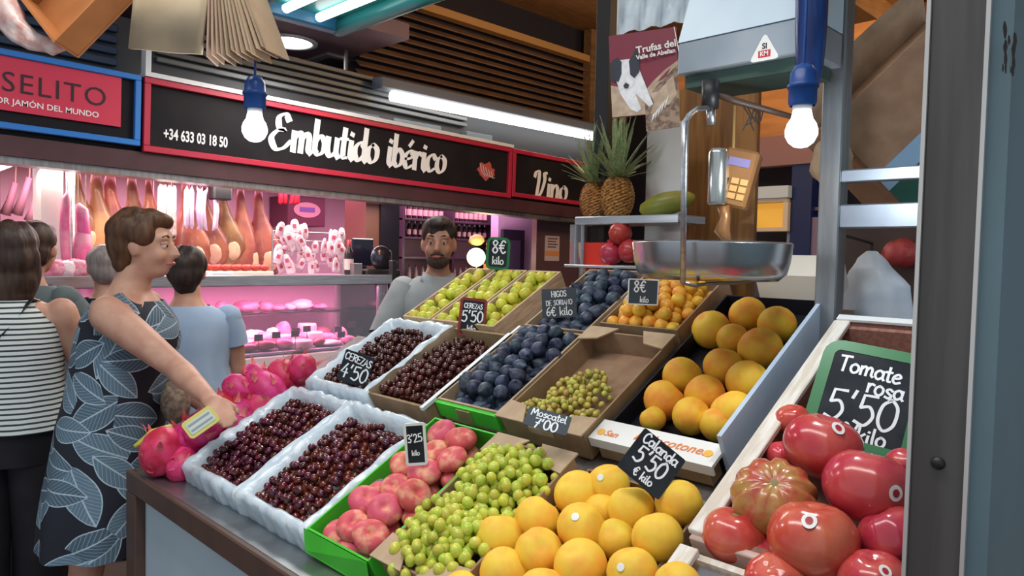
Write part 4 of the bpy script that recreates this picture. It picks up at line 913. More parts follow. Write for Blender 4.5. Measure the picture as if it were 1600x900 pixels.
# paper bags
bagm = mat('kraft_paper', (.56, .42, .29), .85, (.50, .36, .24), 9, bump=.3, bscale=14, rnd=.10)
M, w_, h_ = rect_frame(at_t(214, -62, 1.70), at_t(330, -56, 1.66), at_t(205, 76, 1.70))
bm = B(); n = 10
for sgn in (0, 1):
    g = [[bm.verts.new((-w_ / 2 + w_ * i / n, -h_ / 2 + h_ * j / n, .004 * math.sin(i * .8) - sgn * .008)) for j in (0, n)] for i in range(n + 1)]
    for i in range(n): bm.faces.new((g[i][0], g[i + 1][0], g[i + 1][1], g[i][1]))
    if sgn == 0: g0 = g
for i in range(n): bm.faces.new((g0[i][0], g[i][0], g[i + 1][0], g0[i + 1][0])); bm.faces.new((g0[i][1], g0[i + 1][1], g[i + 1][1], g[i][1]))
bm.faces.new((g0[0][0], g0[0][1], g[0][1], g[0][0])); bm.faces.new((g0[n][0], g[n][0], g[n][1], g0[n][1]))
tag(obj('paper_bag', bm, bagm, None, True, M), 'broad flat kraft paper bag facing out in the hanging bundle', 'paper bag', 'kraft paper bags')
for i in range(13):
    tp = at_t(326 + i * 3.2, -58, 1.66 + .004 * i); bt = at_t(322 + i * 7.8, 88 - (i % 3) * 3 + (0, -4, -10)[i // 5 if i < 15 else 2], 1.66 + .006 * i)
    d = Vector((S2, S2, 0)) * .09 + Vector((S2, -S2, 0)) * .012 * (i - 4) / 4; s_ = (c_right * .0042)
    bm = B(); A = [tp, tp + d, bt + d, bt]; poly(bm, A, s_)
    tag(obj('paper_bag', bm, bagm), 'kraft paper bag fanned edge-on in the hanging bundle', 'paper bag', 'kraft paper bags')
a = at_t(325, -60, 1.68); bm = B(); tube(bm, [a + Vector((0, 0, -.03)), (.74, a.y, 2.432)], .003, 6); tag(obj('bag_string', bm, BROWN), 'string tying the paper bag bundle to the rail', 'string')
# cardboard box and pink wrapping hanging above the left end
M, w_, h_ = rect_frame(at_t(56, 8, 2.05), at_t(166, -106, 2.05), at_t(156, 52, 1.95))
ob = thing('cardboard_box', 'orange-brown open cardboard box hung up beside the paper bags', 'box', M)
OB = mat('orange_card', (.46, .17, .05), .7, (.36, .13, .035), 6)
for (nm, a_) in (('base', (-w_ / 2, w_ / 2, -h_ / 2, h_ / 2, -.006, 0)), ('side', (-w_ / 2, -w_ / 2 + .006, -h_ / 2, h_ / 2, .001, .07)), ('side', (w_ / 2 - .006, w_ / 2, -h_ / 2, h_ / 2, .001, .07)), ('side', (-w_ / 2 + .007, w_ / 2 - .007, -h_ / 2, -h_ / 2 + .006, .001, .07)), ('side', (-w_ / 2 + .007, w_ / 2 - .007, h_ / 2 - .006, h_ / 2, .001, .07))):
    bm = B(); box(bm, *a_); obj(nm, bm, OB, ob)
bm = B(); tube(bm, [(w_ * .3, h_ * .2, 0), (w_ * .3, h_ * .2, -.05), (w_ * .45, h_ * .5, -.3)], .003, 6); obj('hanging_string', bm, BROWN, ob)
bm = B(); P = [at_t(x, y, 1.98) for x, y in ((-14, -20), (4, 14), (24, 44), (52, 64), (82, 74), (108, 66))]
tube(bm, P, [(.03, .05), (.028, .045), (.020, .034), (.018, .026), (.016, .022), (.010, .016)], 14)
bmesh.ops.subdivide_edges(bm, edges=bm.edges[:], cuts=2, use_grid_fill=True)
for v in bm.verts: v.co += Vector((1, 1, 1)) * .007 * noise.noise(v.co * 38)
tag(obj('pink_wrapping', bm, mat('pink_film', (.66, .36, .32), .25, (.74, .60, .56), 30, bump=.5, bscale=30), smooth=True), 'pinkish crumpled plastic wrapping slung under the orange-brown box', 'wrapping')
# ------------------------------------------------------------------ behind the right-hand frame
M, w_, h_ = rect_frame(at_t(1292, 196, 2.0), at_t(1480, 14, 2.0), at_t(1424, 340, 2.0))
pb_ = thing('produce_box', 'tilted cardboard produce box with blue stripe and green printed leaf mark', 'box', M)
bm = B(); box(bm, -w_ / 2, w_ / 2, -h_ / 2, h_ / 2, -.20, 0, .003); obj('box_body', bm, KRAFT, pb_)
bm = B(); box(bm, -w_ / 2, w_ / 2, -h_ * .22, -h_ * .06, .0004, .0016); obj('blue_stripe', bm, mat('sky_print', (.28, .46, .66), .5), pb_)
bm = B(); box(bm, -w_ / 2, w_ / 2, -h_ * .5, -h_ * .2205, .0004, .0016); obj('green_field', bm, mat('deep_green_print', (.008, .09, .06), .5), pb_)
def oval(cx, cy, a, b, z, m, nm):
    bm = B(); poly(bm, [(cx + a * math.cos(2 * PI * k / 28), cy + b * math.sin(2 * PI * k / 28) * (1 - .35 * math.cos(2 * PI * k / 28)), z) for k in range(28)]); obj(nm, bm, m, pb_)
oval(.02, -h_ * .24, .082, .036, .0022, STK, 'mark_outline'); oval(.02, -h_ * .24, .077, .031, .0027, mat('leaf_green_print', (.12, .38, .03), .5), 'green_mark')
oval(.088, -h_ * .24, .044, .022, .0032, STK, 'mark_outline'); oval(.088, -h_ * .24, .040, .018, .0037, mat('red_print', (.42, .03, .04), .5), 'red_mark')
bm = B(); n = 10
g = [[bm.verts.new((-w_ / 2 + w_ * i / n, h_ / 2 + j * .055, .012 * math.sin(i * .9) * j - .1 + .05 * j)) for j in range(3)] for i in range(n + 1)]
for i in range(n):
    for j in range(2): bm.faces.new((g[i][j], g[i + 1][j], g[i + 1][j + 1], g[i][j + 1]))
obj('open_flap', bm, KRAFTL, pb_, True)
# white bag on a hook
a = at_t(1362, 392, 1.98); c0 = at_t(1368, 520, 1.98); bm = B()
tube(bm, [a, a + Vector((0, 0, -.02)), a + Vector((0, 0, -.05)), a + Vector((.01, -.01, -.10)), c0 + Vector((0, 0, .04)), c0 + Vector((0, 0, -.08))], [.010, (.035, .02), (.055, .03), (.088, .04), (.098, .05), (.098, .05)], 20)
bmesh.ops.subdivide_edges(bm, edges=bm.edges[:], cuts=2, use_grid_fill=True)
for v in bm.verts: v.co += Vector((1, 1, 0)) * .010 * noise.noise(v.co * 22)
wb = thing('white_bag', 'white plastic bag hanging from a black hook behind the tomato board', 'bag', c0); wb_m = mesh_of(bm, 'bag_body', mat('white_bag_film', (.70, .76, .82), .3, (.58, .66, .76), 9, bump=.3), True)
link('bag_body', wb_m, wb, Matrix.Translation(-c0))
bm = B(); tube(bm, [a + Vector((0, 0, -.02)) - c0, a + Vector((0, 0, .02)) - c0, Vector((1.79, a.y, 1.625)) - c0], .004, 6); obj('hook', bm, BLACK, wb)
bm = B(); p = at_t(1408, 395, 2.15); ball(bm, p, (.05, .05, .042), 14, 10, lambda q: 1 + .2 * noise.noise(q * 2)); tag(obj('red_net_bag', bm, mat('red_net', (.52, .05, .06), .5, (.62, .12, .10), 30), smooth=True), 'red net bag behind the white plastic bag', 'bag')
bm = B(); p = at_t(1418, 450, 2.25); ball(bm, p, (.05, .05, .09), 14, 10, lambda q: 1 + .15 * noise.noise(q * 2)); box(bm, p.x - .05, p.x + .05, p.y - .05, p.y + .05, .0, p.z - .05, .01); tag(obj('orange_bag', bm, mat('orange_net', (.62, .25, .05), .5, (.5, .18, .04), 30), smooth=True), 'orange sack below the red net bag', 'bag')
bm = B(); a = at_t(1360, 372, 2.2); box(bm, 2.35, 2.37, .2, .9, 1.0, a.z + .04); tag(obj('back_board', bm, mat('back_board_dark', (.10, .06, .045), .6)), 'dark board behind the white plastic bag', 'board')
bm = B(); a = at_t(1300, 255, 1.95); ball(bm, a, (.06, .05, .07), 16, 12, lambda q: 1 + .25 * noise.noise(q * 2.2)); tag(obj('kraft_sack', bm, KRAFTL, smooth=True), 'pale crumpled paper sack behind the steel post', 'sack')
bm = B(); M = SM(1.89, .76, .02); box(bm, -.06, .05, -.03, .16, -.06, .03, M=M); tag(obj('carton', bm, mat('carton_white', (.70, .66, .58), .6)), 'small white-topped carton behind the upper peaches', 'carton')
# ------------------------------------------------------------------ far stall seen past the scale
fs = thing('far_stall', 'distant stall with blue pillars, added warm-lit board and a yellow-lit niche', 'stall', (5, 2.2, 0))
def fpx(x, y): return at_u(x, y, 5.0) - Vector((5, 2.2, 0))
def fbox(name, x0, y0, x1, y1, d0, d1, m, par=None):
    a, b = fpx(x0, y0), fpx(x1, y1); bm = B(); box(bm, d0, d1, b.y, a.y, b.z, a.z); return obj(name, bm, m, par or fs)
fbox('fascia', 1040, 100, 1420, 232, -.05, .05, mat('warm_lit_board', (.50, .23, .07), .5, (.40, .17, .05), 3, stretch=(1, 1, 6)))  # added board; glow of the warm-lit far ceiling put into its colour
fbox('fascia_rail', 1040, 233, 1420, 246, -.08, .02, mat('mauve_rail', (.26, .14, .14), .5))
NAVY = mat('navy_paint', (.006, .014, .085), .4)
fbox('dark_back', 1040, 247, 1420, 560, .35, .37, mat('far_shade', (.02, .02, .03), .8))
fbox('pillar', 1245, 232, 1264, 560, -.06, .10, NAVY); fbox('pillar', 1236, 300, 1243, 560, -.04, .05, mat('pale_edge', (.35, .38, .45), .5)); fbox('pillar', 1266, 340, 1275, 560, -.04, .05, mat('mauve_edge', (.22, .16, .24), .5))
fbox('white_lintel', 1160, 296, 1243, 310, -.12, .02, mat('pale_lintel', (.55, .66, .70), .5))
for q in ((1160, 311, 1240, 316), (1160, 357, 1240, 362), (1234, 317, 1240, 356)): fbox('niche_frame', *q, -.10, .02, mat('cream_frame', (.70, .58, .40), .5))
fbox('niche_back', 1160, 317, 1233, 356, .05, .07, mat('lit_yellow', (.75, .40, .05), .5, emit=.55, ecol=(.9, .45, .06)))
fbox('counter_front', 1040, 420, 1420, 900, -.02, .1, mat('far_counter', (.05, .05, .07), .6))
fbox('blue_box', 1150, 335, 1173, 360, -.2, -.1, mat('far_blue', (.03, .16, .50), .5))
for k in range(6):
    p = at_u(1270 + (k % 3) * 9, 300 + (k // 3) * 60, 5.1); bm = B(); lathe(bm, [(0, -.06), (.03, -.06), (.032, .03), (.012, .06), (.012, .09), (0, .09)], 10, Matrix.Translation(p)); tag(obj('jar', bm, mat('jar_dark', (.05, .06, .03), .25, (.12, .05, .03), 9), smooth=True), 'small dark jar on the shelf of the distant blue-pillared stall', 'jar', 'jars in the distant stall')
for k, y in enumerate((326, 388)):
    fbox('shelf', 1264, y - 2, 1296, y + 2, 0, .3, mat('mauve_edge', (1, 1, 1)))
for (x, y, t_, w_) in ((4.2, .9, 3.3, 40), (3.9, 2.4, 3.2, 30), (6.5, 1.2, 3.3, 40)):  # unseen warm lamps added to brighten the far timber ceiling
    o = thing('added_pendant', 'unseen added warm lamp under the timber roof of the hall', 'lamp', (x, y, t_), 'added warm hall lamps'); bm = B(); lathe(bm, [(0, -.05), (.05, -.04), (.07, 0), (.05, .03), (0, .035)], 16); obj('shade', bm, emis('warm_glow', (1, .66, .30), 5), o, True)
    bm = B(); tube(bm, [(0, 0, .03), (0, 0, 3.72 - t_)], .006, 6); obj('cord', bm, BLACK, o)
    l = point('added_pendant_light', (0, 0, 0), w_, (1, .62, .28), .08); l.parent = o; l.location = (0, 0, -.12)
# ------------------------------------------------------------------ meat stall across the aisle
RED = mat('red_frame', (.50, .02, .055), .4); BLKP = mat('sign_black', (.010, .009, .012), .6, (.016, .014, .017), 4, spec=.2); BLUF = mat('blue_frame', (.03, .20, .62), .35); REDP = mat('red_panel', (.66, .035, .085), .45)
FM = Matrix.Translation((1.41, 4.25, 2.47)) @ Matrix.Rotation(.020, 4, 'Y')
def sign(name, label, x0, x1, h, fw, fm, M=FM):
    t = thing(name, label, 'sign', M @ Matrix.Translation(((x0 + x1) / 2, 0, -h / 2))); w = x1 - x0
    bm = B(); box(bm, -w / 2, w / 2, .0, .05, -h / 2, h / 2); obj('black_panel', bm, BLKP, t)
    for a in ((-w / 2, w / 2, h / 2 - fw, h / 2), (-w / 2, w / 2, -h / 2, -h / 2 + fw), (-w / 2, -w / 2 + fw, -h / 2 + fw, h / 2 - fw), (w / 2 - fw, w / 2, -h / 2 + fw, h / 2 - fw)):
        bm = B(); box(bm, a[0], a[1], -.03, -.0005, a[2], a[3], .003); obj('frame_bar', bm, fm, t)
    return t, w
UPR = Matrix.Rotation(R(90), 4, 'X')
t, w = sign('stall_sign', 'black fascia with red frame lettered Embutido iberico in white script', 0, 2.79, .40, .034, RED)
bm = B(); box(bm, -w / 2, w / 2, -.04, .05, .2005, .225); obj('white_top_strip', bm, WHITE, t)
bm = B(); box(bm, -w / 2, -w / 2 + .028, -.04, .03, .2255, .36); obj('white_upright', bm, WHITE, t)
def tx(px, py): return (FM @ Matrix.Translation((1.395, 0, -.2))).inverted() @ at_v(px, py, 4.25)
a, b = tx(408, 222), tx(698, 262)
bm = B(); pen_text(bm, 'E~mbutido ibérico', .215, .030, Matrix.Translation(((a.x + b.x) / 2 + .01, -.004, (a.z + b.z) / 2 - .035)) @ UPR, slant=.10, nib=.45, space=(b.x - a.x) / .215 / 8.05)
obj('script_lettering', bm, mat('sign_white', (.93, .94, .94), .5), t)
a, b = tx(245, 209), tx(364, 224)
link('phone_number', type_mesh('+34 633 03 18 50', .082, MATS['sign_white'], .0022, 0, .001), t, Matrix.Translation(((a.x + b.x) / 2, -.003, (a.z + b.z) / 2)) @ UPR @ Matrix.Diagonal(((b.x - a.x) / .70, 1, 1, 1)))
p = tx(759, 267)
bm = B(); poly(bm, [(p.x + .085 * math.cos(k * .314) * (1 + .2 * math.sin(k * 2.1)), -.003, p.z + .065 * math.sin(k * .314) * (1 + .25 * math.cos(k * 1.7))) for k in range(20)], (0, -.002, 0)); em = obj('ham_emblem', bm, mat('emblem_red', (.55, .10, .09), .5), t)
for k in range(5):
    bm = B(); tube(bm, [(p.x - .07 + .03 * k, -.008, p.z + .05 - .012 * k), (p.x - .05 + .03 * k, -.008, p.z - .01 - .01 * k), (p.x - .01 + .025 * k, -.008, p.z - .045)], .004, 5); obj('emblem_line', bm, mat('emblem_pale', (.75, .55, .50), .5), em)
t, w = sign('stall_sign', 'smaller black fascia with red frame lettered Vino in white script', 2.80, 3.95, .385, .034, RED)
VM = (FM @ Matrix.Translation((3.375, 0, -.1925))).inverted(); a, b = VM @ at_v(834, 292, 4.25), VM @ at_v(884, 296, 4.25)
bm = B(); pen_text(bm, 'V~ino', .21, .030, Matrix.Translation(((a.x + b.x) / 2, -.004, (a.z + b.z) / 2 - .09)) @ UPR, slant=.08, nib=.45, space=.95); obj('script_lettering', bm, MATS['sign_white'], t)
t, w = sign('stall_sign', 'black fascia with bright blue frame and a red nameplate in dark capitals', -1.75, -.015, .375, .030, BLUF)
BMX = (FM @ Matrix.Translation((-.8825, 0, -.1875))).inverted(); a, b = BMX @ at_v(0, 104, 4.25), BMX @ at_v(187, 199, 4.25)
bm = B(); box(bm, a.x - .75, b.x, -.016, -.001, b.z, b.z + .265); pl = obj('red_nameplate', bm, REDP, t)
e = BMX @ at_v(166, 156, 4.25)
me = type_mesh('JOSELITO', .135, mat('dark_type', (.03, .01, .02), .5), -.0005, 0, .001, 'RIGHT', 1.12); link('nameplate_capitals', me, pl, Matrix.Translation((e.x, -.018, e.z)) @ UPR)
e = BMX @ at_v(153, 181, 4.25); me = type_mesh('CONSIDERADO EL MEJOR JAMÓN DEL MUNDO', .040, MATS['sign_white'], .0004, 0, .001, 'RIGHT', 1.0); link('nameplate_small_print', me, pl, Matrix.Translation((e.x, -.018, e.z)) @ UPR)
# valance, gutter, roller shutter and boxes over the fascia
VAL = mat('maroon_valance', (.085, .030, .038), .5, (.065, .025, .03), 4)
sf = thing('stall_canopy', 'maroon valance and steel edge under the fascia boards', 'canopy', FM)
bm = B(); box(bm, -1.75, 4.2, .0, .12, -.50, -.402); obj('valance', bm, VAL, sf)
bm = B(); box(bm, -1.75, 4.2, .02, .16, -.535, -.501); obj('steel_edge', bm, STEELD, sf)
bm = B(); box(bm, -1.75, 4.2, .121, 2.1, -.24, -.20); obj('canopy_roof', bm, mat('stall_roof', (.25, .16, .20), .6), sf)
bm = B(); box(bm, -1.75, 4.2, .13, .17, -.40, .33); obj('canopy_riser', bm, mat('shutter_box', (.035, .04, .05), .5), sf)
for k in range(5):
    bm = B(); box(bm, .1, 2.4, .09, .125, .12 + k * .045, .15 + k * .045, .004); obj('shutter_slat', bm, mat('shutter_slat', (.12, .125, .13), .45, metal=.4), sf)
for k in range(4):
    bm = B(); box(bm, -1.5, -.1, .09, .125, .05 + k * .06, .09 + k * .06, .004); obj('shutter_slat', bm, mat('shutter_blue', (.012, .03, .075), .4), sf)
for (x0, x1, y, lab) in ((526, 586, 176, 'grey-green box on top of the fascia near the ceiling bracket'), (608, 682, 190, 'blue-grey box on top of the fascia with a white mark'), (722, 762, 210, 'small grey box on top of the fascia beside the lamp')):
    a, b = at_v(x0, y, 4.36), at_v(x1, y, 4.36); zb = 2.47 - .020 * (a.x - 1.41) + .0
    bm = B(); box(bm, a.x, b.x, 4.30, 4.375, zb - .1, a.z + .02, .005); tag(obj('storage_box', bm, mat('grey_box', (.16, .19, .24), .5, (.12, .15, .17), 3)), lab, 'box', 'boxes over the fascia')
# stall shell
PNK = mat('pink_white_wall', (.80, .66, .68), .5, (.74, .58, .62), 3)
bm = B(); box(bm, -.4, 5.9, 6.25, 6.35, 0, 2.3); struct('wall_stall_back', bm, PNK)
bm = B(); box(bm, -.5, -.4, 4.5, 6.3, 0, 2.3); struct('wall_stall_left', bm, mat('dark_maroon_wall', (.06, .025, .035), .6))
bm = B(); box(bm, -.39, .98, 5.45, 5.5, 0, 2.2); struct('wall_corner_shade', bm, mat('dark_maroon_wall', (1, 1, 1)))  # added dark sheet that darkens the back-left corner behind the trotters
bm = B(); p0, p1 = at_v(64, 300, 4.62), at_v(99, 300, 4.62); box(bm, p0.x, p1.x, 4.62, 4.80, 0, 2.2); o = struct('wall_pillar', bm, mat('white_pillar', (.84, .78, .74), .5))
bm = B(); p0 = at_v(110, 300, 4.6); tube(bm, [(p0.x, 4.6, 0), (p0.x, 4.6, 2.1)], .022, 10); tag(obj('pillar_pipe', bm, STEEL, smooth=True), 'steel upright beside the white pillar of the ham stall', 'pipe')
bm = B(); p0, p1 = at_v(778, 380, 5.0), at_v(838, 380, 5.0); box(bm, p0.x, p1.x, 5.0, 5.1, 0, 2.25); struct('wall_lilac', bm, mat('lilac_wall', (.62, .48, .72), .5))
bm = B(); q0, q1 = at_v(783, 358, 4.99), at_v(817, 358, 4.99); box(bm, q0.x, q1.x, 4.96, 4.999, .9, q0.z, .004); d1 = struct('door_1', bm, mat('dark_door', (.035, .025, .06), .3))
bm = B(); box(bm, q0.x + .06, q1.x - .06, 4.955, 4.959, 1.0, q0.z - .10); obj('door_pane', bm, mat('violet_pane', (.10, .07, .16), .15), d1)
bm = B(); p0, p1 = at_v(839, 340, 4.5), at_v(905, 340, 4.5); box(bm, p0.x, p1.x, 4.5, 4.56, 0, 2.0); struct('wall_brown_end', bm, mat('brown_end_wall', (.11, .055, .06), .5))
a, b = at_v(852, 368, 4.495), at_v(873, 408, 4.495); nt = thing('wall_notice', 'printed notice with an orange band on the brown end wall', 'notice', ((a.x + b.x) / 2, 4.495, (a.z + b.z) / 2)); w_, h_ = b.x - a.x, a.z - b.z
bm = B(); box(bm, -w_ / 2, w_ / 2, -.004, .004, -h_ / 2, h_ / 2); obj('paper', bm, mat('notice_paper', (.62, .48, .45), .6), nt)
bm = B(); box(bm, -w_ / 2, w_ / 2, -.006, -.0041, -h_ * .30, -h_ * .10); obj('orange_band', bm, mat('notice_orange', (.75, .30, .08), .6), nt)
for k in range(4):
    bm = B(); box(bm, -w_ * .35, w_ * (.35 - .1 * (k % 2)), -.006, -.0041, h_ * (.36 - .11 * k), h_ * (.41 - .11 * k)); obj('text_line', bm, mat('notice_ink', (.15, .08, .10), .6), nt)
# dark column between ham counter and wine shelves
p0, p1, p2 = at_v(571, 400, 4.85), at_v(592, 400, 4.85), at_v(621, 400, 4.85)
dc = thing('dark_column', 'tall black and brown column between the ham counter and the wine shelves', 'column', (p1.x, 4.85, 0))
bm = B(); box(bm, p0.x - p1.x, -.001, 0, .3, 0, 2.25); obj('brown_side', bm, mat('column_brown', (.16, .07, .05), .45), dc)
bm = B(); box(bm, .0, p2.x - p1.x, -.02, .3, 0, 2.25); obj('black_side', bm, mat('column_black', (.012, .010, .016), .35), dc)
# tube lights
PKT = emis('pink_tube_glow', (1, .78, .92), 3.0)
for (x0, y0, x1, y1, v, lab) in ((590, 306, 835, 338, 4.55, 'pink-white light strip under the canopy above the wine shelves'), (420, 287, 560, 302, 4.6, 'pink-white light strip above the white packets')):
    a, b = at_v(x0, y0, v), at_v(x1, y1, v); o = thing('light_strip', lab, 'light fixture', a); bm = B(); tube(bm, [(0, 0, 0), b - a], .012, 8); obj('glow_tube', bm, PKT, o, True)
    bm = B(); box(bm, 0, b.x - a.x, .01, .05, .013, .10); obj('mount', bm, STEELD, o)
a, b = at_t(-30, 272, 4.1), at_t(34, 248, 4.1); o = thing('light_strip', 'violet-white angled light strip at the ham stall entrance', 'light fixture', a); bm = B(); tube(bm, [(0, 0, 0), b - a], .022, 8); obj('glow_tube', bm, emis('violet_tube_glow', (.95, .80, 1), 3), o, True)
bm = B(); box(bm, -.02, .02, -.02, .02, .02, 2.23 - a.z); obj('mount', bm, STEELD, o)
# hams
HAM = mat('cured_ham', (.40, .175, .075), .38, (.22, .075, .04), 6, rnd=.22, bump=.3, bscale=22, coat=.2); HAMF = mat('ham_fat', (.72, .50, .34), .4, (.62, .36, .22), 10, rnd=.1); HOOF = mat('black_hoof', (.03, .02, .02), .4)
bm = B(); rows = []
for (z, rx, ry, cx) in ((0, .016, .014, 0), (-.05, .022, .019, 0), (-.12, .027, .022, .004), (-.20, .042, .032, .012), (-.28, .068, .048, .022), (-.37, .098, .066, .030), (-.46, .112, .076, .030), (-.53, .100, .070, .022), (-.58, .070, .050, .012), (-.605, .030, .024, .006)): rows.append((cx, 0, z, rx, ry))
stack(bm, rows, 18)
for v in bm.verts: v.co += Vector((1, 1, .4)) * .010 * noise.noise(v.co * 9)
bmesh.ops.transform(bm, matrix=Matrix.Diagonal((1.25, 1.2, 1, 1)), verts=bm.verts[:])
hamm = mesh_of(bm, 'ham_body', HAM, True)
bm = B(); lathe(bm, [(.012, 0), (.020, .01), (.018, .05), (.010, .075), (0, .08)], 10); hoofm = mesh_of(bm, 'hoof', HOOF, True)
bm = B(); ball(bm, (.06, -.068, -.47), (.06, .03, .075), 12, 8); fatm = mesh_of(bm, 'fat_face', HAMF, True)
RV = 4.92
ra, rb = at_v(120, 258, RV), at_v(430, 290, RV); rz = 2.02
bm = B(); tube(bm, [(.9, RV, rz + .02), (2.75, RV, rz - .02)], .012, 8); tag(obj('ham_rail', bm, STEELD, smooth=True), 'steel rail from which the front row of hams hangs', 'rail')
bm = B(); tube(bm, [(.9, RV + .22, rz + .02), (2.95, RV + .22, rz - .02)], .012, 8); tag(obj('ham_rail', bm, STEELD, smooth=True), 'steel rail carrying the low back row of hams', 'rail')
random.seed(31)
HL = [(150, 300, 1.05), (172, 304, 1.1), (206, 300, 1.0), (232, 306, .72), (290, 322, .95), (318, 330, .9), (348, 330, .85), (376, 336, 1.0), (404, 338, .98), (240, 395, .9), (300, 390, .9), (268, 400, .85), (120, 330, .8)]
for i, (x, y, s) in enumerate(HL):
    back = i in (9, 10, 11); p = at_v(x, 262 + (x - 120) * .1 + (62 if back else 8), RV + (.22 if back else 0)); ht = p.z
    t = thing('cured_ham', ('broad tan cured ham hanging next to the white pillar', 'long cured ham hanging second from the white pillar', 'pale-topped cured ham hanging over the floral-dressed woman', 'slim small cured ham between larger ones')[i] if i < 4 else 'cured ham hanging in the crowded row' if not back else 'cured ham hanging low in the back row', 'ham', Matrix.Translation(p) @ Matrix.Rotation(random.uniform(-.5, .5), 4, 'Z') @ Matrix.Scale(s * 1.06, 4), 'hanging hams')
    link('ham_body', hamm, t); link('hoof', hoofm, t); link('fat_face', fatm, t)
    bm = B(); tube(bm, [(0, 0, .03), (0, 0, max(.06, (rz - ht) / s + .02))], .004, 5); obj('rope', bm, mat('rope', (.6, .5, .36), .8), t)
# hanging sausages and pink cuts
def sausage(x, y, v, ln, r, m, label, group):
    p = at_v(x, y, v); bm = B(); k = random.uniform(-.02, .02)
    tube(bm, [(0, 0, .0), (k, 0, -ln * .1), (k * 1.5, 0, -ln * .5), (k, 0, -ln * .9), (0, 0, -ln)], [r * .3, r * .9, r, r * .95, r * .3], 10)
    t = thing('sausage', label, 'sausage', p, group); obj('casing', bm, m, t, True); bm = B(); tube(bm, [(0, 0, -.002), (0, 0, max(.04, 2.2 - p.z))], .003, 5); obj('string', bm, mat('rope', (1, 1, 1)), t)
LIL = mat('lilac_casing', (.60, .44, .66), .4, (.70, .58, .70), 20); WHC = mat('white_mould_casing', (.78, .68, .64), .6, (.60, .46, .42), 30); PKC = mat('pink_casing', (.72, .10, .30), .4, (.78, .30, .42), 10)
for k in range(6): sausage(292 + k * 8, 292 + k, 4.70, .26, .017, LIL, 'lilac-tinted sausage hanging between the hams', 'lilac sausages')
for k in range(4): sausage(252 + k * 7, 285 + k, 4.72, .34, .018, WHC, 'white moulded sausage hanging between the hams', 'white sausages')
for (x, y, l, r) in ((122, 318, .34, .035), (106, 300, .40, .024), (134, 360, .22, .045)): sausage(x, y, 4.55, l, r, PKC, 'pink wrapped salami hanging beside the white pillar', 'pink salamis')
for k in range(5): sausage(548 + k * 4 - 110 + k * 3, 296, 5.6, .12, .02, mat('red_packet', (.6, .04, .06), .4), 'small red sausage over the dark board', 'red sausages')
for k, (x, y, x2, y2) in enumerate(((24, 290, 8, 335), (46, 282, 26, 335), (58, 310, 46, 345))):
    p, q = at_t(x, y, 4.9), at_t(x2, y2, 4.9); t = thing('trotter', 'pale pig trotter hanging in the dark corner of the ham stall', 'trotter', p, 'hanging trotters'); bm = B(); tube(bm, [(0, 0, .02), (q - p) * .5, q - p], [.018, .022, .034], 10); obj('leg_piece', bm, mat('pale_trotter', (.55, .30, .36), .4), t, True); bm = B(); tube(bm, [(0, 0, .01), (.01, 0, 2.25 - p.z)], .004, 5); obj('string', bm, mat('rope', (1, 1, 1)), t)
bm = B(); a = at_v(345, 298, 4.7); box(bm, a.x - .06, a.x + .06, 4.66, 4.76, a.z - .06, a.z + .06, .01); tube(bm, [(a.x, 4.71, a.z + .06), (a.x, 4.71, 2.2)], .01, 6); tag(obj('black_speaker', bm, BLACK), 'black box fixed above the row of hams', 'box')
# display case
CASE0, CASE1 = .15, at_v(612, 450, 4.22).x
dcx = thing('display_case', 'glass-fronted pink-lit meat display case with steel top', 'display case', (CASE0, 4.2, 0)); CL_ = CASE1 - CASE0
def dpart(nm, x0, x1, y0, y1, z0, z1, m, bev=.004):
    bm = B(); box(bm, x0, x1, y0, y1, z0, z1, bev); return obj(nm, bm, m, dcx)
dpart('plinth', 0, CL_, .08, .8, 0, .76, mat('orange_plinth', (.46, .14, .03), .5, (.40, .11, .025), 3))
dpart('bumper_rail', 0, CL_, .0, .8, .765, .80, mat('dark_bumper', (.10, .05, .06), .4))
dpart('lower_band', 0, CL_, .02, .8, .805, .90, mat('pink_white_band', (.78, .62, .66), .35))
dpart('tray_deck', .01, CL_ - .01, .05, .72, .905, .925, STEEL)
dpart('back_panel', .01, CL_ - .01, .74, .79, .905, 1.33, mat('case_back', (.66, .42, .52), .35))
dpart('top_deck', -.02, CL_ + .02, .06, .82, 1.335, 1.385, mat('lilac_steel', (.52, .44, .52), .3, metal=.5)); dpart('top_lip', -.02, CL_ + .02, .04, .058, 1.335, 1.40, STEEL)
bm = B(); poly(bm, [(0, .03, .905), (CL_, .03, .905), (CL_, .07, 1.332), (0, .07, 1.332)], (0, .006, 0)); obj('front_glass', bm, glass('case_glass', (.98, .93, .96), .2), dcx)
dpart('end_glass', CL_ - .008, CL_, .08, .73, .93, 1.33, glass('case_glass', (1, 1, 1)))
dpart('end_post', CL_ - .09, CL_ - .06, .045, .075, .905, 1.333, STEEL); dpart('black_post', CL_ + .021, CL_ + .06, .04, .09, 0, 1.5, BLACK)
dpart('mid_shelf', .02, CL_ - .10, .42, .72, 1.12, 1.135, glass('case_glass', (1, 1, 1)))
MEATS = [mat('pale_cheese', (.80, .60, .60), .4, (.72, .46, .50), 8), mat('pink_meat', (.66, .12, .24), .35, (.74, .34, .42), 12), mat('dark_meat', (.24, .03, .06), .35, (.36, .06, .09), 12), mat('white_fat', (.84, .68, .72), .35)]
random.seed(17)
ML = ('pale cheese wheel in the display case', 'pink cut of meat in the display case', 'dark red cured piece in the display case', 'white wrapped piece in the display case')
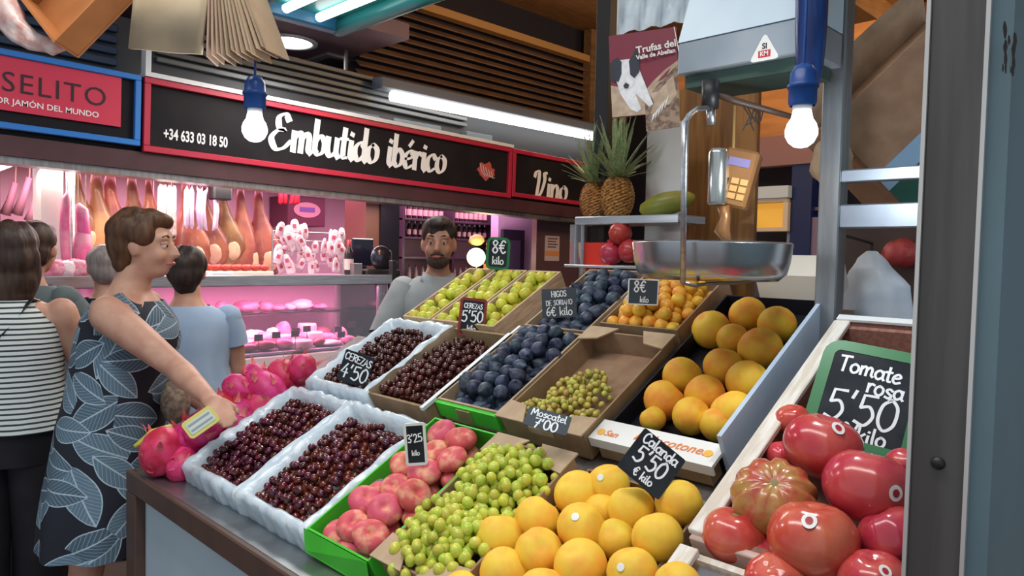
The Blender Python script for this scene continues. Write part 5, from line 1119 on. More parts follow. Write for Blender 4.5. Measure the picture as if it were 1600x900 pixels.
for row, (yy, zz) in enumerate(((.13, .926), (.27, .926), (.43, .926), (.57, 1.136))):
    x = 1.10 + row * .05
    while x < CL_ - .22:
        k = random.choice((0, 1, 1, 2, 3)); w_ = random.uniform(.08, .17); h_ = random.uniform(.05, .11) * (.7, 1.0, 1.35, .8)[row]
        bm = B()
        if k == 0: lathe(bm, [(0, 0), (w_ * .5, 0), (w_ * .52, h_ * .15), (w_ * .52, h_ * .85), (w_ * .48, h_), (0, h_)], 18)
        else: ball(bm, (0, 0, h_ * .48), (w_ * .55, w_ * .42, h_ * .5), 14, 10, lambda q: 1 + .22 * noise.noise(q * 1.8 + Vector((x * 5, row, 0))))
        o = tag(obj('meat_piece', bm, MEATS[k], None, True, Matrix.Translation((CASE0 + x, 4.2 + yy, zz))), ML[k], 'meat', 'goods in the display case')
        if random.random() < .75 and row < 2:
            t = thing('price_tag', 'small dark price tag on a pin in the display case', 'price tag', (CASE0 + x + .04, 4.2 + yy - .075, zz), 'tags in the display case')
            bm = B(); tube(bm, [(0, 0, 0), (0, 0, h_ * .7 + .035)], .002, 5); obj('pin', bm, BLACK, t); bm = B(); box(bm, -.028, .028, -.002, .002, h_ * .7 + .03, h_ * .7 + .07, .0008); obj('tag_card', bm, mat('tag_dark', (.06, .015, .05), .4), t)
        x += w_ * .84
# things on top of the case
zt = 1.385
def onc(x, y, dv=.3): p = at_v(x, y, 4.2 + dv); p.z = zt; return p
p = onc(370, 420); t = thing('snack_tray', 'pale tray of red snacks on top of the display case', 'tray', p)
bm = B(); box(bm, -.20, .20, -.10, .10, .001, .035, .006); obj('tray', bm, mat('cream_tray', (.78, .66, .55), .5), t)
for k in range(12):
    bm = B(); ball(bm, (-.16 + (k % 6) * .064, -.045 + (k // 6) * .09, .055), (.03, .035, .022), 10, 7); obj('red_snack', bm, mat('red_snack', (.52, .05, .03), .4), t, True)
p = onc(345, 430, .12); bm = B(); box(bm, -.06, .06, -.04, .04, .001, .03, .003); tag(obj('white_carton', bm, WHITE, None, False, Matrix.Translation(p)), 'small white carton at the edge of the display case top', 'carton')
PKW = mat('white_packet', (.86, .74, .78), .35, (.74, .50, .58), 16, rnd=.1)
random.seed(8)
for k in range(52):
    x, y = random.uniform(428, 534), random.uniform(352, 418); p = at_v(x, y, 4.66 + random.uniform(-.06, .06)); s = random.uniform(.8, 1.3)
    t = thing('hanging_packet', 'small pinkish-white sealed packet in the cluster hung over the display case', 'packet', Matrix.Translation(p) @ Matrix.Rotation(random.uniform(-.6, .6), 4, 'Z') @ Matrix.Rotation(random.uniform(-.5, .5), 4, 'Y'), 'white packets over the case')
    bm = B(); n = 5
    stack(bm, [(0, 0, -.05 * s, .022 * s, .002), (.004, 0, -.035 * s, .026 * s, .008), (0, 0, 0, .028 * s, .010), (0, 0, .03 * s, .022 * s, .006), (0, 0, .045 * s, .010, .002)], 12); obj('packet_film', bm, PKW, t, True)
    bm = B(); box(bm, -.012, .012, -.0118, -.0105, -.015, .012); obj('red_label', bm, mat('packet_label', (.55, .08, .14), .5), t)
a0, a1 = at_v(426, 340, 4.66), at_v(536, 352, 4.66)
rk = thing('packet_rack', 'wire rack on the display case holding the white packets', 'rack', (a0.x, 4.66, zt))
for x in (0, a1.x - a0.x):
    bm = B(); tube(bm, [(x, 0, .001), (x, 0, .30)], .006, 6); obj('upright', bm, STEEL, rk)
for z in (.08, .16, .24, .30):
    bm = B(); tube(bm, [(0, 0, z), (a1.x - a0.x, 0, z)], .004, 6); obj('cross_wire', bm, STEEL, rk)
def bottle(p, s, m, label, group, cap=None):
    t = thing('bottle', label, 'bottle', Matrix.Translation(p) @ Matrix.Scale(s, 4), group); bm = B(); lathe(bm, [(0, 0), (.037, 0), (.038, .01), (.038, .18), (.030, .21), (.014, .235), (.013, .29), (0, .29)], 14); obj('glass_body', bm, m, t, True)
    bm = B(); lathe(bm, [(.0145, .255), (.0145, .298), (0, .298)], 10); obj('capsule', bm, cap or MATS['red_packet'], t, True)
    bm = B(); lathe(bm, [(.0385, .05), (.0385, .14)], 14); obj('paper_label', bm, MATS['notice_paper'], t, True)
BOT = mat('dark_bottle', (.015, .02, .02), .15, (.03, .015, .015), 4)
bottle(onc(545, 425), .85, BOT, 'single dark bottle standing on the display case', 'bottles on the case')
p = onc(590, 428, .28); t = thing('meat_slicer', 'black meat slicer with round guard beside the dark column', 'slicer', p)
bm = B(); box(bm, -.16, .14, -.10, .10, .002, .05, .012); obj('base', bm, BLACK, t); bm = B(); lathe(bm, [(0, -.01), (.085, -.01), (.09, 0), (.085, .01), (0, .012)], 24, Matrix.Translation((.0, -.04, .13)) @ Matrix.Rotation(R(90), 4, 'X')); obj('blade_guard', bm, mat('dark_chrome', (.10, .09, .12), .2, metal=.8), t, True)
bm = B(); box(bm, .02, .12, -.02, .09, .05, .19, .015); obj('motor_housing', bm, BLACK, t)
bm = B(); box(bm, -.24, -.17, -.06, .06, .002, .09, .003); obj('basket', bm, STEELD, t)
p = onc(566, 428, .40); t = thing('tablet_till', 'dark till screen standing behind the slicer', 'till', p); bm = B(); box(bm, -.09, .09, -.01, .01, .07, .27, .006); obj('screen', bm, mat('till_screen', (.02, .02, .04), .15), t); bm = B(); box(bm, -.03, .03, -.015, .05, .001, .07, .004); obj('stand', bm, BLACK, t)
# board on the back wall
a, b = at_v(450, 305, 5.9), at_v(508, 355, 5.9); t = thing('menu_board', 'dark red board with a violet emblem behind the white packets', 'board', ((a.x + b.x) / 2, 5.9, (a.z + b.z) / 2)); w_, h_ = b.x - a.x, a.z - b.z
bm = B(); box(bm, -w_ / 2, w_ / 2, 0, .34, -h_ / 2, h_ / 2, .005); obj('panel', bm, mat('dark_red_board', (.14, .04, .07), .5), t)
bm = B(); poly(bm, [(w_ * .36 * math.cos(k * .35), -.003, h_ * .05 + h_ * .26 * math.sin(k * .35)) for k in range(18)], (0, -.003, 0)); obj('emblem', bm, mat('emblem_pinkish', (.62, .36, .40), .5), t); bm = B(); box(bm, -w_ * .2, w_ * .2, -.010, -.0065, -h_ * .02, h_ * .14); obj('emblem_centre', bm, mat('violet_emblem', (.20, .12, .42), .5), t)
# meats piled at the left end of the case
random.seed(13)
for k in range(12):
    x, y = 84 + (k % 4) * 20 + random.uniform(-5, 5), 418 + (k // 4) * 24; p = at_v(x, y, 4.40); p.z = max(p.z, 1.43)
    bm = B(); ball(bm, (0, 0, 0), (random.uniform(.05, .08), .05, random.uniform(.035, .05)), 14, 10, lambda q: 1 + .25 * noise.noise(q * 2 + Vector((k, 0, 0))))
    tag(obj('wrapped_meat', bm, MEATS[(1, 3, 1, 0)[k % 4]], None, True, Matrix.Translation(p)), 'pink wrapped meat piled at the end of the case by the white pillar', 'meat', 'wrapped meats by the pillar')
# wine shelves
sx0, sx1 = at_v(628, 400, 5.3).x, at_v(776, 400, 5.3).x
ws = thing('wine_shelves', 'dark wine shelves behind the serving man', 'shelves', (sx0, 5.3, 0)); zs = [at_v(690, y, 5.3).z for y in (437, 402, 372, 344)]
for z in zs:
    bm = B(); box(bm, 0, sx1 - sx0, 0, .28, z - .02, z, .002); obj('shelf_board', bm, mat('shelf_dark', (.05, .03, .05), .4), ws)
for x in (0, (sx1 - sx0) * .5, sx1 - sx0 - .03):
    bm = B(); box(bm, x, x + .03, .001, .28, 0, 2.2); obj('upright', bm, mat('shelf_dark', (1, 1, 1)), ws)
bm = B(); box(bm, 0, sx1 - sx0, .281, .30, .3, 2.2); obj('back', bm, mat('mauve_back', (.42, .26, .34), .5), ws)
random.seed(19)
for zi, (z, n, s) in enumerate(((zs[3], 17, .62), (zs[2], 16, .50), (zs[0], 14, .45))):
    for k in range(n):
        if abs(k - n * .5) < .6: continue
        p = Vector((sx0 + .08 + (sx1 - sx0 - .16) * k / (n - 1), 5.40, z + .001))
        bottle(p, s, BOT if zi != 2 else mat('clear_pinkish', (.55, .40, .46), .12), ('dark wine bottle on the top wine shelf', 'white-capped wine bottle on the middle wine shelf', 'pale glass bottle on the low wine shelf')[zi], 'bottles on the wine shelves', WHITE if zi == 1 else None)
p = at_v(744, 402, 4.9); o = thing('globe_lamp', 'bright warm globe lamp shining beside the serving man', 'lamp', p); bm = B(); ball(bm, (0, 0, 0), .085, 20, 14); obj('globe', bm, emis('globe_glow', (1, .90, .62), 2.2), o, True); bm = B(); tube(bm, [(0, 0, -.08), (0, 0, -p.z)], .012, 8); obj('stand', bm, STEELD, o)
l = point('globe_light', (0, 0, 0), 6, (1, .85, .6), .09); l.parent = o; l.location = (0, -.14, 0)
bm = B(); p = at_v(768, 385, 4.95); ball(bm, p, (.05, .05, .075), 14, 10, lambda q: 1 + .2 * noise.noise(q * 2)); ball(bm, p + Vector((0, 0, -.12)), (.045, .045, .05), 12, 8); box(bm, p.x - .05, p.x + .05, p.y - .05, p.y + .05, 0, p.z - .16); tag(obj('orange_display', bm, mat('orange_snacks', (.75, .25, .05), .5, (.8, .45, .1), 20), smooth=False), 'orange bagged goods on a stand next to the globe lamp', 'goods')
bm = B(); p = at_v(745, 375, 4.95); ball(bm, p, (.09, .04, .05), 14, 10, lambda q: 1 + .2 * noise.noise(q * 2)); tag(obj('yellow_bag', bm, mat('yellow_goods', (.75, .66, .20), .5), smooth=True), 'yellow bag resting on top of the globe lamp', 'bag')

# housings added out of view above the stall and hall area lamps
for (x, y, z, sx, sy, lab) in ((3.0, 5.25, 2.14, 4.2, .8, 'long added light box under the canopy roof over the wine shelves'), (.9, 5.2, 2.14, 1.2, .3, 'short added light box over the hanging trotters'), (.25, 1.15, 3.38, .5, 2.6, 'long unseen added hall lamp hanging over the counter edge')):
    t = thing('added_light_box', lab, 'light fixture', (x, y, z)); bm = B(); box(bm, -sx / 2, sx / 2, -sy / 2, sy / 2, 0, .04, .004); obj('housing', bm, WHITE, t)
    if z > 3:
        for q in (-.9, .9):
            bm = B(); tube(bm, [(0, q, .04), (0, q, .34)], .008, 6); obj('hanger_rod', bm, STEELD, t)
# ------------------------------------------------------------------ people
SKIN = mat('skin_fair', (.60, .34, .24), .5, (.52, .27, .19), 14, sss=.08); SKIN2 = mat('skin_tan', (.46, .24, .15), .5, (.38, .18, .11), 14, sss=.08)
def hand(bm, w, d, n, s, curl=.35, side=1):
    d = d.normalized(); n = (n - d * n.dot(d)).normalized(); x = d.cross(n) * side
    k = w + d * .085 * s
    tube(bm, [w - d * .01, w + d * .03 * s, k], [(.024 * s, .022 * s), (.036 * s, .017 * s), (.036 * s, .014 * s)], 12)
    ball(bm, w + d * .05 * s, (.030 * s,) * 3, 10, 8)
    for i, (o, l) in enumerate(((-.030, .058), (-.010, .070), (.011, .066), (.030, .050))):
        a = k + x * o * s - d * .006; b = a + (d - n * curl).normalized() * l * .55 * s; c = b + (d - n * curl * 2.6).normalized() * l * .5 * s
        tube(bm, [a - d * .02 * s, a, b, c], [.0095 * s, .0098 * s, .0092 * s, .0075 * s], 8)
    a = w + d * .025 * s - x * .026 * s; b = a - x * .030 * s + d * .028 * s - n * .012 * s; c = b + d * .032 * s - n * .012 * s
    tube(bm, [a + x * .012, a, b, c], [.012 * s, .013 * s, .011 * s, .009 * s], 8)
def person(label, px, t, toppx, yaw, arms, skin=SKIN, hair=None, lean=0, head_turn=0, wide=1.0, girth=1.0, face=True, stoop=0, feet=((.02, .10), (-.02, -.10)), group=None):
    """arms: ((elbow, wrist), ...) for the left and the right side, each in body space, or a callable turning market points into body space"""
    top = at_t(px, toppx, t); H = top.z; s = H / (1.70 - stoop); base = Vector((top.x, top.y, 0)); M = Matrix.Translation(base) @ Matrix.Rotation(R(yaw), 4, 'Z'); inv = M.inverted()
    o = thing('person', label, 'person', M, group); bm = B()
    def X(z): return lean * max(0, z - .9) + stoop * max(0, z - 1.3) * .5
    tor = [(X(z) + cx, 0, z, rx * girth, ry * wide) for (cx, z, rx, ry) in ((0, .84, .10, .155), (0, .92, .115, .175), (0, 1.02, .108, .150), (.004, 1.14, .112, .146), (.012, 1.25, .122, .160), (.004, 1.34, .105, .172), (-.008, 1.395, .078, .140), (-.012, 1.43, .056, .075), (-.008, 1.47, .050, .053), (.0, 1.52, .050, .052))]
    stack(bm, [(a * s, b, c * s, d * s, e * s) for a, b, c, d, e in tor], 24)
    hc = Vector((X(1.58) + .018, 0, 1.585)); HR = Matrix.Rotation(R(head_turn), 4, 'Z')
    def hp_(x, y, z): return (hc + HR @ Vector((x, y, z))) * s
    ball(bm, hp_(-.010, 0, .030), (.098 * s, .076 * s, .094 * s), 20, 14); ball(bm, hp_(.012, 0, -.025), (.080 * s, .064 * s, .080 * s), 18, 12); ball(bm, hp_(.032, 0, -.072), (.050 * s, .046 * s, .036 * s), 14, 10)
    tube(bm, [hp_(.084, 0, .022), hp_(.101, 0, -.008), hp_(.108, 0, -.022), hp_(.088, 0, -.034)], [.008 * s, .012 * s, .016 * s, .012 * s], 10)
    for sd in (-1, 1):
        ball(bm, hp_(-.006, sd * .078, -.004), (.020 * s, .009 * s, .031 * s), 10, 8); ball(bm, hp_(.060, sd * .036, -.028), (.026 * s, .024 * s, .026 * s), 10, 8); ball(bm, hp_(.076, sd * .030, .034), (.018 * s, .026 * s, .011 * s), 10, 8)
    ball(bm, hp_(.082, 0, -.058), (.014 * s, .024 * s, .010 * s), 10, 8)
    arm_pts = []
    for sd, a in zip((1, -1), arms):
        sh = Vector((X(1.37) - .004, sd * .168 * wide, 1.365)) * s
        el, wr = (Vector(q) * s if not callable(q) else inv @ q() for q in a); arm_pts.append((sh, el, wr))
        ball(bm, sh, (.056 * s, .058 * s, .062 * s), 14, 10)
        tube(bm, [sh, sh.lerp(el, .45), el, el.lerp(wr, .3), wr], [.055 * s * girth ** .5, .049 * s * girth ** .5, .040 * s, .041 * s, .026 * s], 14)
        ball(bm, el, .040 * s, 10, 8); hand(bm, wr, wr - el, Vector((0, 0, 1)) if abs((wr - el).normalized().z) < .8 else Vector((0, sd, 0)), s, side=-sd)
    legs = []
    for sd, (fx, fy) in zip((1, -1), feet):
        hp0 = Vector((0, sd * .085, .86)) * s; kn = Vector((fx * .5 + .015, (fy + sd * .085) / 2, .47)) * s; an = Vector((fx, fy, .085)) * s; legs.append((hp0, kn, an))
        tube(bm, [hp0, hp0.lerp(kn, .4), kn, kn.lerp(an, .35), an], [.088 * s, .076 * s, .055 * s, .054 * s, .036 * s], 14)
        tube(bm, [an + Vector((-.05, 0, -.045)) * s, an + Vector((.03, 0, -.04)) * s, an + Vector((.14, 0, -.06)) * s, an + Vector((.19, 0, -.065)) * s], [(.030 * s, .030 * s), (.038 * s, .040 * s), (.042 * s, .022 * s), (.030 * s, .015 * s)], 12)
    me = remesh(bm, .0085, 3, 'body'); me.materials.clear(); me.materials.append(skin); link('body', me, o)
    if face:
        for sd in (-1, 1):
            bm = B(); ball(bm, hp_(.0755, sd * .031, .010), .0120 * s, 12, 8); e = obj('eye', bm, mat('eye_white', (.72, .68, .64), .2), o, True)
            bm = B(); ball(bm, hp_(.0850, sd * .0305, .007), (.0040 * s, .006 * s, .006 * s), 10, 8); obj('iris', bm, mat('dark_iris', (.03, .015, .01), .2), e, True)
            bm = B(); tube(bm, [hp_(.086, sd * .016, .036), hp_(.088, sd * .032, .042), hp_(.076, sd * .050, .036)], [.004 * s, .005 * s, .003 * s], 6); obj('eyebrow', bm, hair or BLACK, o, True)
            bm = B(); ball(bm, hp_(.0745, sd * .031, .0155), (.0142 * s, .0150 * s, .0112 * s), 12, 8); obj('eyelid', bm, skin, o, True)
        bm = B(); tube(bm, [hp_(.080, -.024, -.056), hp_(.094, -.010, -.053), hp_(.096, 0, -.055), hp_(.094, .010, -.053), hp_(.080, .024, -.056)], [.003 * s, .006 * s, .006 * s, .006 * s, .003 * s], 8); obj('lips', bm, mat('lip_skin', (.46, .14, .12), .4), o, True)
    return dict(o=o, s=s, X=X, hp=hp_, HR=HR, tor=tor, arms=arm_pts, legs=legs, inv=inv, M=M)
def hairdo(P, m, parts, voxel=.009, rough=.012):
    bm = B(); s = P['s']; HRx = P['HR'].to_3x3()
    for (c, r) in parts: ball(bm, P['hp'](*c), tuple(q * s for q in r), 20, 14, M=HRx)
    me = remesh(bm, voxel, 2, 'hair')
    for v in me.vertices:
        q = v.co * 1.0; v.co = v.co + v.normal * (rough * s * noise.noise(Vector((q.x * 26, q.y * 26, q.z * 9))))
    me.materials.clear(); me.materials.append(m); link('hair', me, P['o'])
def garment(P, name, m, rows, infl=.012, fold=0, nf=10, n=48, seed=0, extra=None, close=False):
    """rows: heights with (z, extra rx, extra ry): rings offset from the torso, folded towards the hem"""
    s = P['s']; bm = B(); rings = []; T = P['tor']
    def body(z):
        if z <= T[0][2]: return T[0]
        for a, b in zip(T, T[1:]):
            if a[2] <= z <= b[2]: f = (z - a[2]) / (b[2] - a[2]); return tuple(a[i] + (b[i] - a[i]) * f for i in range(5))
        return T[-1]
    for i, (z, ex, ey, fd) in enumerate(rows):
        cx, cy, _, rx, ry = body(z); ring = []
        for j in range(n):
            a = 2 * PI * j / n; k = 1 + fd * math.sin(a * nf + seed + z * 2) + fd * .5 * math.sin(a * (nf * .53) + 1.3)
            ring.append(bm.verts.new(((cx + (rx + infl + ex) * k * math.cos(a)) * s, (cy + (ry + infl + ey) * k * math.sin(a)) * s, z * s)))
        rings.append(ring)
    for a, b in zip(rings, rings[1:]):
        for j in range(n): bm.faces.new((a[j], a[(j + 1) % n], b[(j + 1) % n], b[j]))
    if close: bm.faces.new(rings[-1])
    if extra: extra(bm)
    return obj(name, bm, m, P['o'], True)
def sleeve(bm, P, side, f0, f1, r, hang=0):
    sh, el, wr = P['arms'][side]; s = P['s']; ball(bm, sh + Vector((0, -.004 * (1 if side == 0 else -1), 0)) * s, (r * .92 * s, r * .92 * s, r * .95 * s), 16, 12)
    if f1 <= 1: pts = [sh + Vector((0, -.02 * (1 if side == 0 else -1), .012)) * s, sh.lerp(el, f1 * .5), sh.lerp(el, f1)]
    else: pts = [sh + Vector((0, -.02 * (1 if side == 0 else -1), .012)) * s, sh.lerp(el, .5), el, el.lerp(wr, f1 - 1)]
    tube(bm, pts, [r * s] * len(pts), 16, caps=False)
def trousers(P, m, flare=.0, z0=.10):
    s = P['s']
    for (hp0, kn, an) in P['legs']:
        bm = B(); tube(bm, [hp0 + Vector((0, 0, .10)) * s, hp0.lerp(kn, .35), kn, an + Vector((0, 0, z0)) * s], [.105 * s, .100 * s, (.075 + flare * .5) * s, (.062 + flare) * s], 18, caps=False); obj('trouser_leg', bm, m, P['o'], True)
    garment(P, 'waist_piece', m, [(.80, .0, .0, 0), (.90, .004, .004, 0), (1.02, .006, .006, 0)], .012)
def shoes(P, m):
    s = P['s']
    for (hp0, kn, an) in P['legs']:
        bm = B(); tube(bm, [an + Vector((-.065, 0, -.045)) * s, an + Vector((.03, 0, -.035)) * s, an + Vector((.14, 0, -.058)) * s, an + Vector((.205, 0, -.063)) * s], [(.036 * s, .036 * s), (.044 * s, .046 * s), (.047 * s, .026 * s), (.032 * s, .018 * s)], 14); obj('shoe', bm, m, P['o'], True)
def hairmat(n, a, b): return mat(n, a, .5, b, 60, bump=.6, bscale=90, stretch=(1, 1, .12))
HBR = hairmat('chestnut_hair', (.055, .022, .009), (.11, .046, .018)); HDK = hairmat('dark_hair', (.014, .008, .007), (.032, .017, .013)); HLB = hairmat('brown_long_hair', (.026, .012, .008), (.055, .027, .017)); HGR = hairmat('grey_hair', (.22, .19, .18), (.30, .27, .26))
# leaf print for the navy dress: pointed leaves with midrib and veins, scattered and turned at random round the body
lm = bpy.data.materials.new('leaf_print'); lm.use_nodes = True; nt = lm.node_tree; N = nt.nodes; Lk = nt.links; b = N['Principled BSDF']; b.inputs['Roughness'].default_value = .7
def mth(op, a, c=None, clamp=False):
    n = N.new('ShaderNodeMath'); n.operation = op; n.use_clamp = clamp
    for i, v in enumerate((a, c)):
        if v is None: continue
        if isinstance(v, (int, float)): n.inputs[i].default_value = v
        else: Lk.new(v, n.inputs[i])
    return n.outputs[0]
tc = N.new('ShaderNodeTexCoord'); sx = N.new('ShaderNodeSeparateXYZ'); Lk.new(tc.outputs['Object'], sx.inputs[0])
uu = mth('MULTIPLY', mth('ARCTAN2', sx.outputs[1], sx.outputs[0]), .19)
def leaf_layer(scale, ox, ln, wd):
    cb = N.new('ShaderNodeCombineXYZ'); Lk.new(mth('ADD', uu, ox), cb.inputs[0]); Lk.new(sx.outputs[2], cb.inputs[1])
    vo = N.new('ShaderNodeTexVoronoi'); vo.voronoi_dimensions = '2D'; vo.inputs['Scale'].default_value = scale; vo.inputs['Randomness'].default_value = .75; Lk.new(cb.outputs[0], vo.inputs['Vector'])
    sb = N.new('ShaderNodeVectorMath'); sb.operation = 'SUBTRACT'; Lk.new(cb.outputs[0], sb.inputs[0]); Lk.new(vo.outputs['Position'], sb.inputs[1])
    sc = N.new('ShaderNodeSeparateColor'); Lk.new(vo.outputs['Color'], sc.inputs[0]); ro = N.new('ShaderNodeVectorRotate'); ro.rotation_type = 'Z_AXIS'; Lk.new(sb.outputs[0], ro.inputs['Vector']); Lk.new(mth('MULTIPLY', sc.outputs[0], 6.283), ro.inputs['Angle'])
    q = N.new('ShaderNodeSeparateXYZ'); Lk.new(ro.outputs[0], q.inputs[0]); x = mth('DIVIDE', q.outputs[0], ln); y = mth('ABSOLUTE', q.outputs[1])
    w = mth('MULTIPLY', mth('SUBTRACT', 1, mth('MULTIPLY', x, x)), wd); gap = mth('SUBTRACT', w, y)
    inside = mth('GREATER_THAN', gap, 0); rim = mth('MULTIPLY', inside, mth('LESS_THAN', gap, .0035)); rib = mth('MULTIPLY', inside, mth('LESS_THAN', y, .0022))
    vein = mth('MULTIPLY', inside, mth('GREATER_THAN', mth('SINE', mth('MULTIPLY', mth('SUBTRACT', q.outputs[0], mth('MULTIPLY', y, 1.1)), 420)), .86))
    return inside, mth('MAXIMUM', mth('MAXIMUM', rim, rib), mth('MULTIPLY', vein, .45)), sc.outputs[1]
col = None
for (scl, ox, ln, wd) in ((6.2, 0, .105, .050), (6.8, .37, .090, .042)):
    ins, lin, rn_ = leaf_layer(scl, ox, ln, wd)
    lf = N.new('ShaderNodeMixRGB'); lf.inputs[1].default_value = (.045, .085, .125, 1); lf.inputs[2].default_value = (.12, .20, .27, 1); Lk.new(rn_, lf.inputs[0])
    l2 = N.new('ShaderNodeMixRGB'); l2.inputs[2].default_value = (.42, .54, .62, 1); Lk.new(lin, l2.inputs[0]); Lk.new(lf.outputs[0], l2.inputs[1])
    m2 = N.new('ShaderNodeMixRGB'); Lk.new(ins, m2.inputs[0]); Lk.new(l2.outputs[0], m2.inputs[2])
    if col is None: m2.inputs[1].default_value = (.008, .010, .022, 1)
    else: Lk.new(col, m2.inputs[1])
    col = m2.outputs[0]
Lk.new(col, b.inputs['Base Color'])
# woman in the leaf-print dress, reaching over the counter corner
el_, wr_ = (lambda: at_t(272, 572, 2.30)), (lambda: at_t(326, 622, 2.13))
P = person('woman with short brown hair in a navy leaf-print sleeveless dress reaching over the counter', 172, 2.52, 343, -38, (((.10, .23, 1.10), (.26, .20, .98)), (el_, wr_)), SKIN, HBR, lean=.14, head_turn=-2, wide=1.08, girth=1.22, stoop=.02, feet=((.14, .09), (-.12, -.09)))
hairdo(P, HBR, [((-.030, 0, .058), (.098, .088, .084)), ((-.052, 0, .010), (.074, .082, .090)), ((-.060, 0, -.045), (.050, .062, .058)), ((.030, 0, .092), (.064, .066, .040)), ((.004, .060, .046), (.048, .030, .050)), ((.004, -.060, .046), (.048, .030, .050))])
def straps(bm):
    for sd in (-1, 1):
        sh = Vector((P['X'](1.38), sd * .098, 1.40)) * P['s']
        tube(bm, [sh + Vector((.098, sd * .01, -.09)) * P['s'], sh + Vector((.062, 0, -.015)) * P['s'], sh + Vector((0, 0, .020)) * P['s'], sh + Vector((-.075, 0, -.02)) * P['s'], sh + Vector((-.105, sd * .01, -.10)) * P['s']], [(.036 * P['s'], .010)] * 5, 10)
garment(P, 'leaf_print_dress', lm, [(.56, .080, .085, .045), (.66, .074, .075, .035), (.76, .062, .055, .024), (.86, .040, .030, .012), (.96, .022, .012, .006), (1.06, .016, .012, .004), (1.16, .012, .008, .002), (1.26, .008, -.004, 0), (1.33, .006, -.018, 0), (1.37, .006, -.034, 0), (1.40, .008, -.052, 0)], .014, nf=9, extra=straps)
bm = B(); p = P['inv'] @ at_t(274, 628, 2.5); ball(bm, p, (.05, .035, .075), 14, 10, lambda q: 1 + .1 * noise.noise(q * 3)); tube(bm, [p + Vector((0, 0, .05)), p + Vector((-.04, .01, .16)), p + Vector((-.10, .03, .26))], .006, 6); obj('shoulder_bag', bm, mat('woven_bag', (.36, .28, .20), .8, (.20, .14, .10), 60), P['o'], True)
# woman in the striped top, seen from behind
sm = bpy.data.materials.new('striped_knit'); sm.use_nodes = True; nt = sm.node_tree; N = nt.nodes; tc = N.new('ShaderNodeTexCoord'); wv = N.new('ShaderNodeTexWave'); wv.bands_direction = 'Z'; wv.inputs['Scale'].default_value = 17.0; wv.inputs['Distortion'].default_value = .35; wv.inputs['Detail'].default_value = 0
rr = N.new('ShaderNodeValToRGB'); rr.color_ramp.interpolation = 'CONSTANT'; e = rr.color_ramp.elements; e[0].position = 0; e[0].color = (.03, .045, .05, 1); e[1].position = .30; e[1].color = (.68, .72, .70, 1); nt.links.new(tc.outputs['Object'], wv.inputs['Vector']); nt.links.new(wv.outputs['Fac'], rr.inputs['Fac']); nt.links.new(rr.outputs[0], N['Principled BSDF'].inputs['Base Color']); N['Principled BSDF'].inputs['Roughness'].default_value = .8
BLKT = mat('black_cloth', (.010, .010, .014), .75, (.016, .015, .02), 9)
P = person('woman with long brown hair in a black and white striped sleeveless top and black trousers', 12, 2.66, 352, 62, (((.06, .27, 1.10), (.22, .22, .96)), ((.08, -.26, 1.08), (.26, -.20, .96))), SKIN, HLB, wide=1.06, girth=1.12, face=False, head_turn=18, feet=((-.05, .11), (.06, -.10)))
hairdo(P, HLB, [((-.018, 0, .045), (.112, .094, .092)), ((-.055, 0, -.01), (.076, .094, .105)), ((-.070, 0, -.10), (.054, .092, .090)), ((-.050, .062, -.08), (.046, .034, .095)), ((-.050, -.062, -.08), (.046, .034, .095)), ((-.074, 0, -.15), (.044, .080, .055))])
garment(P, 'striped_top', sm, [(.93, .024, .022, .016), (1.00, .022, .020, .010), (1.12, .016, .014, .004), (1.24, .012, .004, 0), (1.33, .010, -.012, 0), (1.385, .014, -.030, 0), (1.42, .012, -.010, 0)], .012, nf=7)
trousers(P, BLKT, .045, .02); shoes(P, mat('dusty_shoe', (.30, .16, .14), .6))
bm = B(); s = P['s']; tube(bm, [Vector((-.135, -.02, 1.30)) * s, Vector((-.08, -.10, 1.425)) * s, Vector((.06, -.10, 1.40)) * s], [(.012, .003)] * 3, 8); tube(bm, [Vector((-.135, -.02, 1.30)) * s, Vector((-.15, .10, 1.10)) * s, Vector((-.10, .17, .95)) * s], [(.012, .003)] * 3, 8); obj('bag_strap', bm, BLACK, P['o'])
# man in the grey-green shirt beyond her
GRS = mat('grey_green_jersey', (.13, .17, .17), .8, (.10, .13, .135), 8)
P = person('person with short brown hair in a grey-green T-shirt and black trousers stretching out one arm', 40, 3.14, 350, 40, (((.10, .25, 1.12), (.28, .20, 1.02)), ((.16, -.27, 1.10), (.36, -.16, 1.02))), SKIN2, HLB, face=True, head_turn=15, lean=.06, feet=((.16, .09), (-.24, -.10)))
hairdo(P, HLB, [((-.022, 0, .050), (.106, .090, .086)), ((-.050, 0, .0), (.072, .082, .080)), ((.04, 0, .090), (.058, .062, .036))])
garment(P, 't_shirt', GRS, [(.86, .030, .030, .02), (.96, .026, .024, .012), (1.10, .022, .020, .004), (1.24, .016, .010, 0), (1.34, .016, .002, 0), (1.395, .018, .008, 0), (1.43, .016, .012, 0)], .012, nf=7, extra=lambda bm: [sleeve(bm, P, i, 0, .62, .070) for i in (0, 1)])
trousers(P, BLKT, .02, .02); shoes(P, mat('dusty_shoe', (1, 1, 1)))
# grey-haired customer half hidden behind
P = person('grey-haired customer mostly hidden behind the woman in the leaf-print dress', 164, 3.6, 386, 80, (((.05, .25, 1.10), (.20, .20, .98)), ((.05, -.25, 1.10), (.20, -.20, .98))), SKIN, HGR, face=False)
hairdo(P, HGR, [((-.022, 0, .046), (.106, .090, .086)), ((-.050, 0, .0), (.072, .082, .085))], rough=.006)
garment(P, 'dark_shirt', BLKT, [(.86, .02, .02, .01), (1.1, .02, .02, 0), (1.3, .016, .008, 0), (1.43, .016, .012, 0)], .012, extra=lambda bm: [sleeve(bm, P, i, 0, .7, .070) for i in (0, 1)]); trousers(P, BLKT, 0, .02); shoes(P, BLACK)
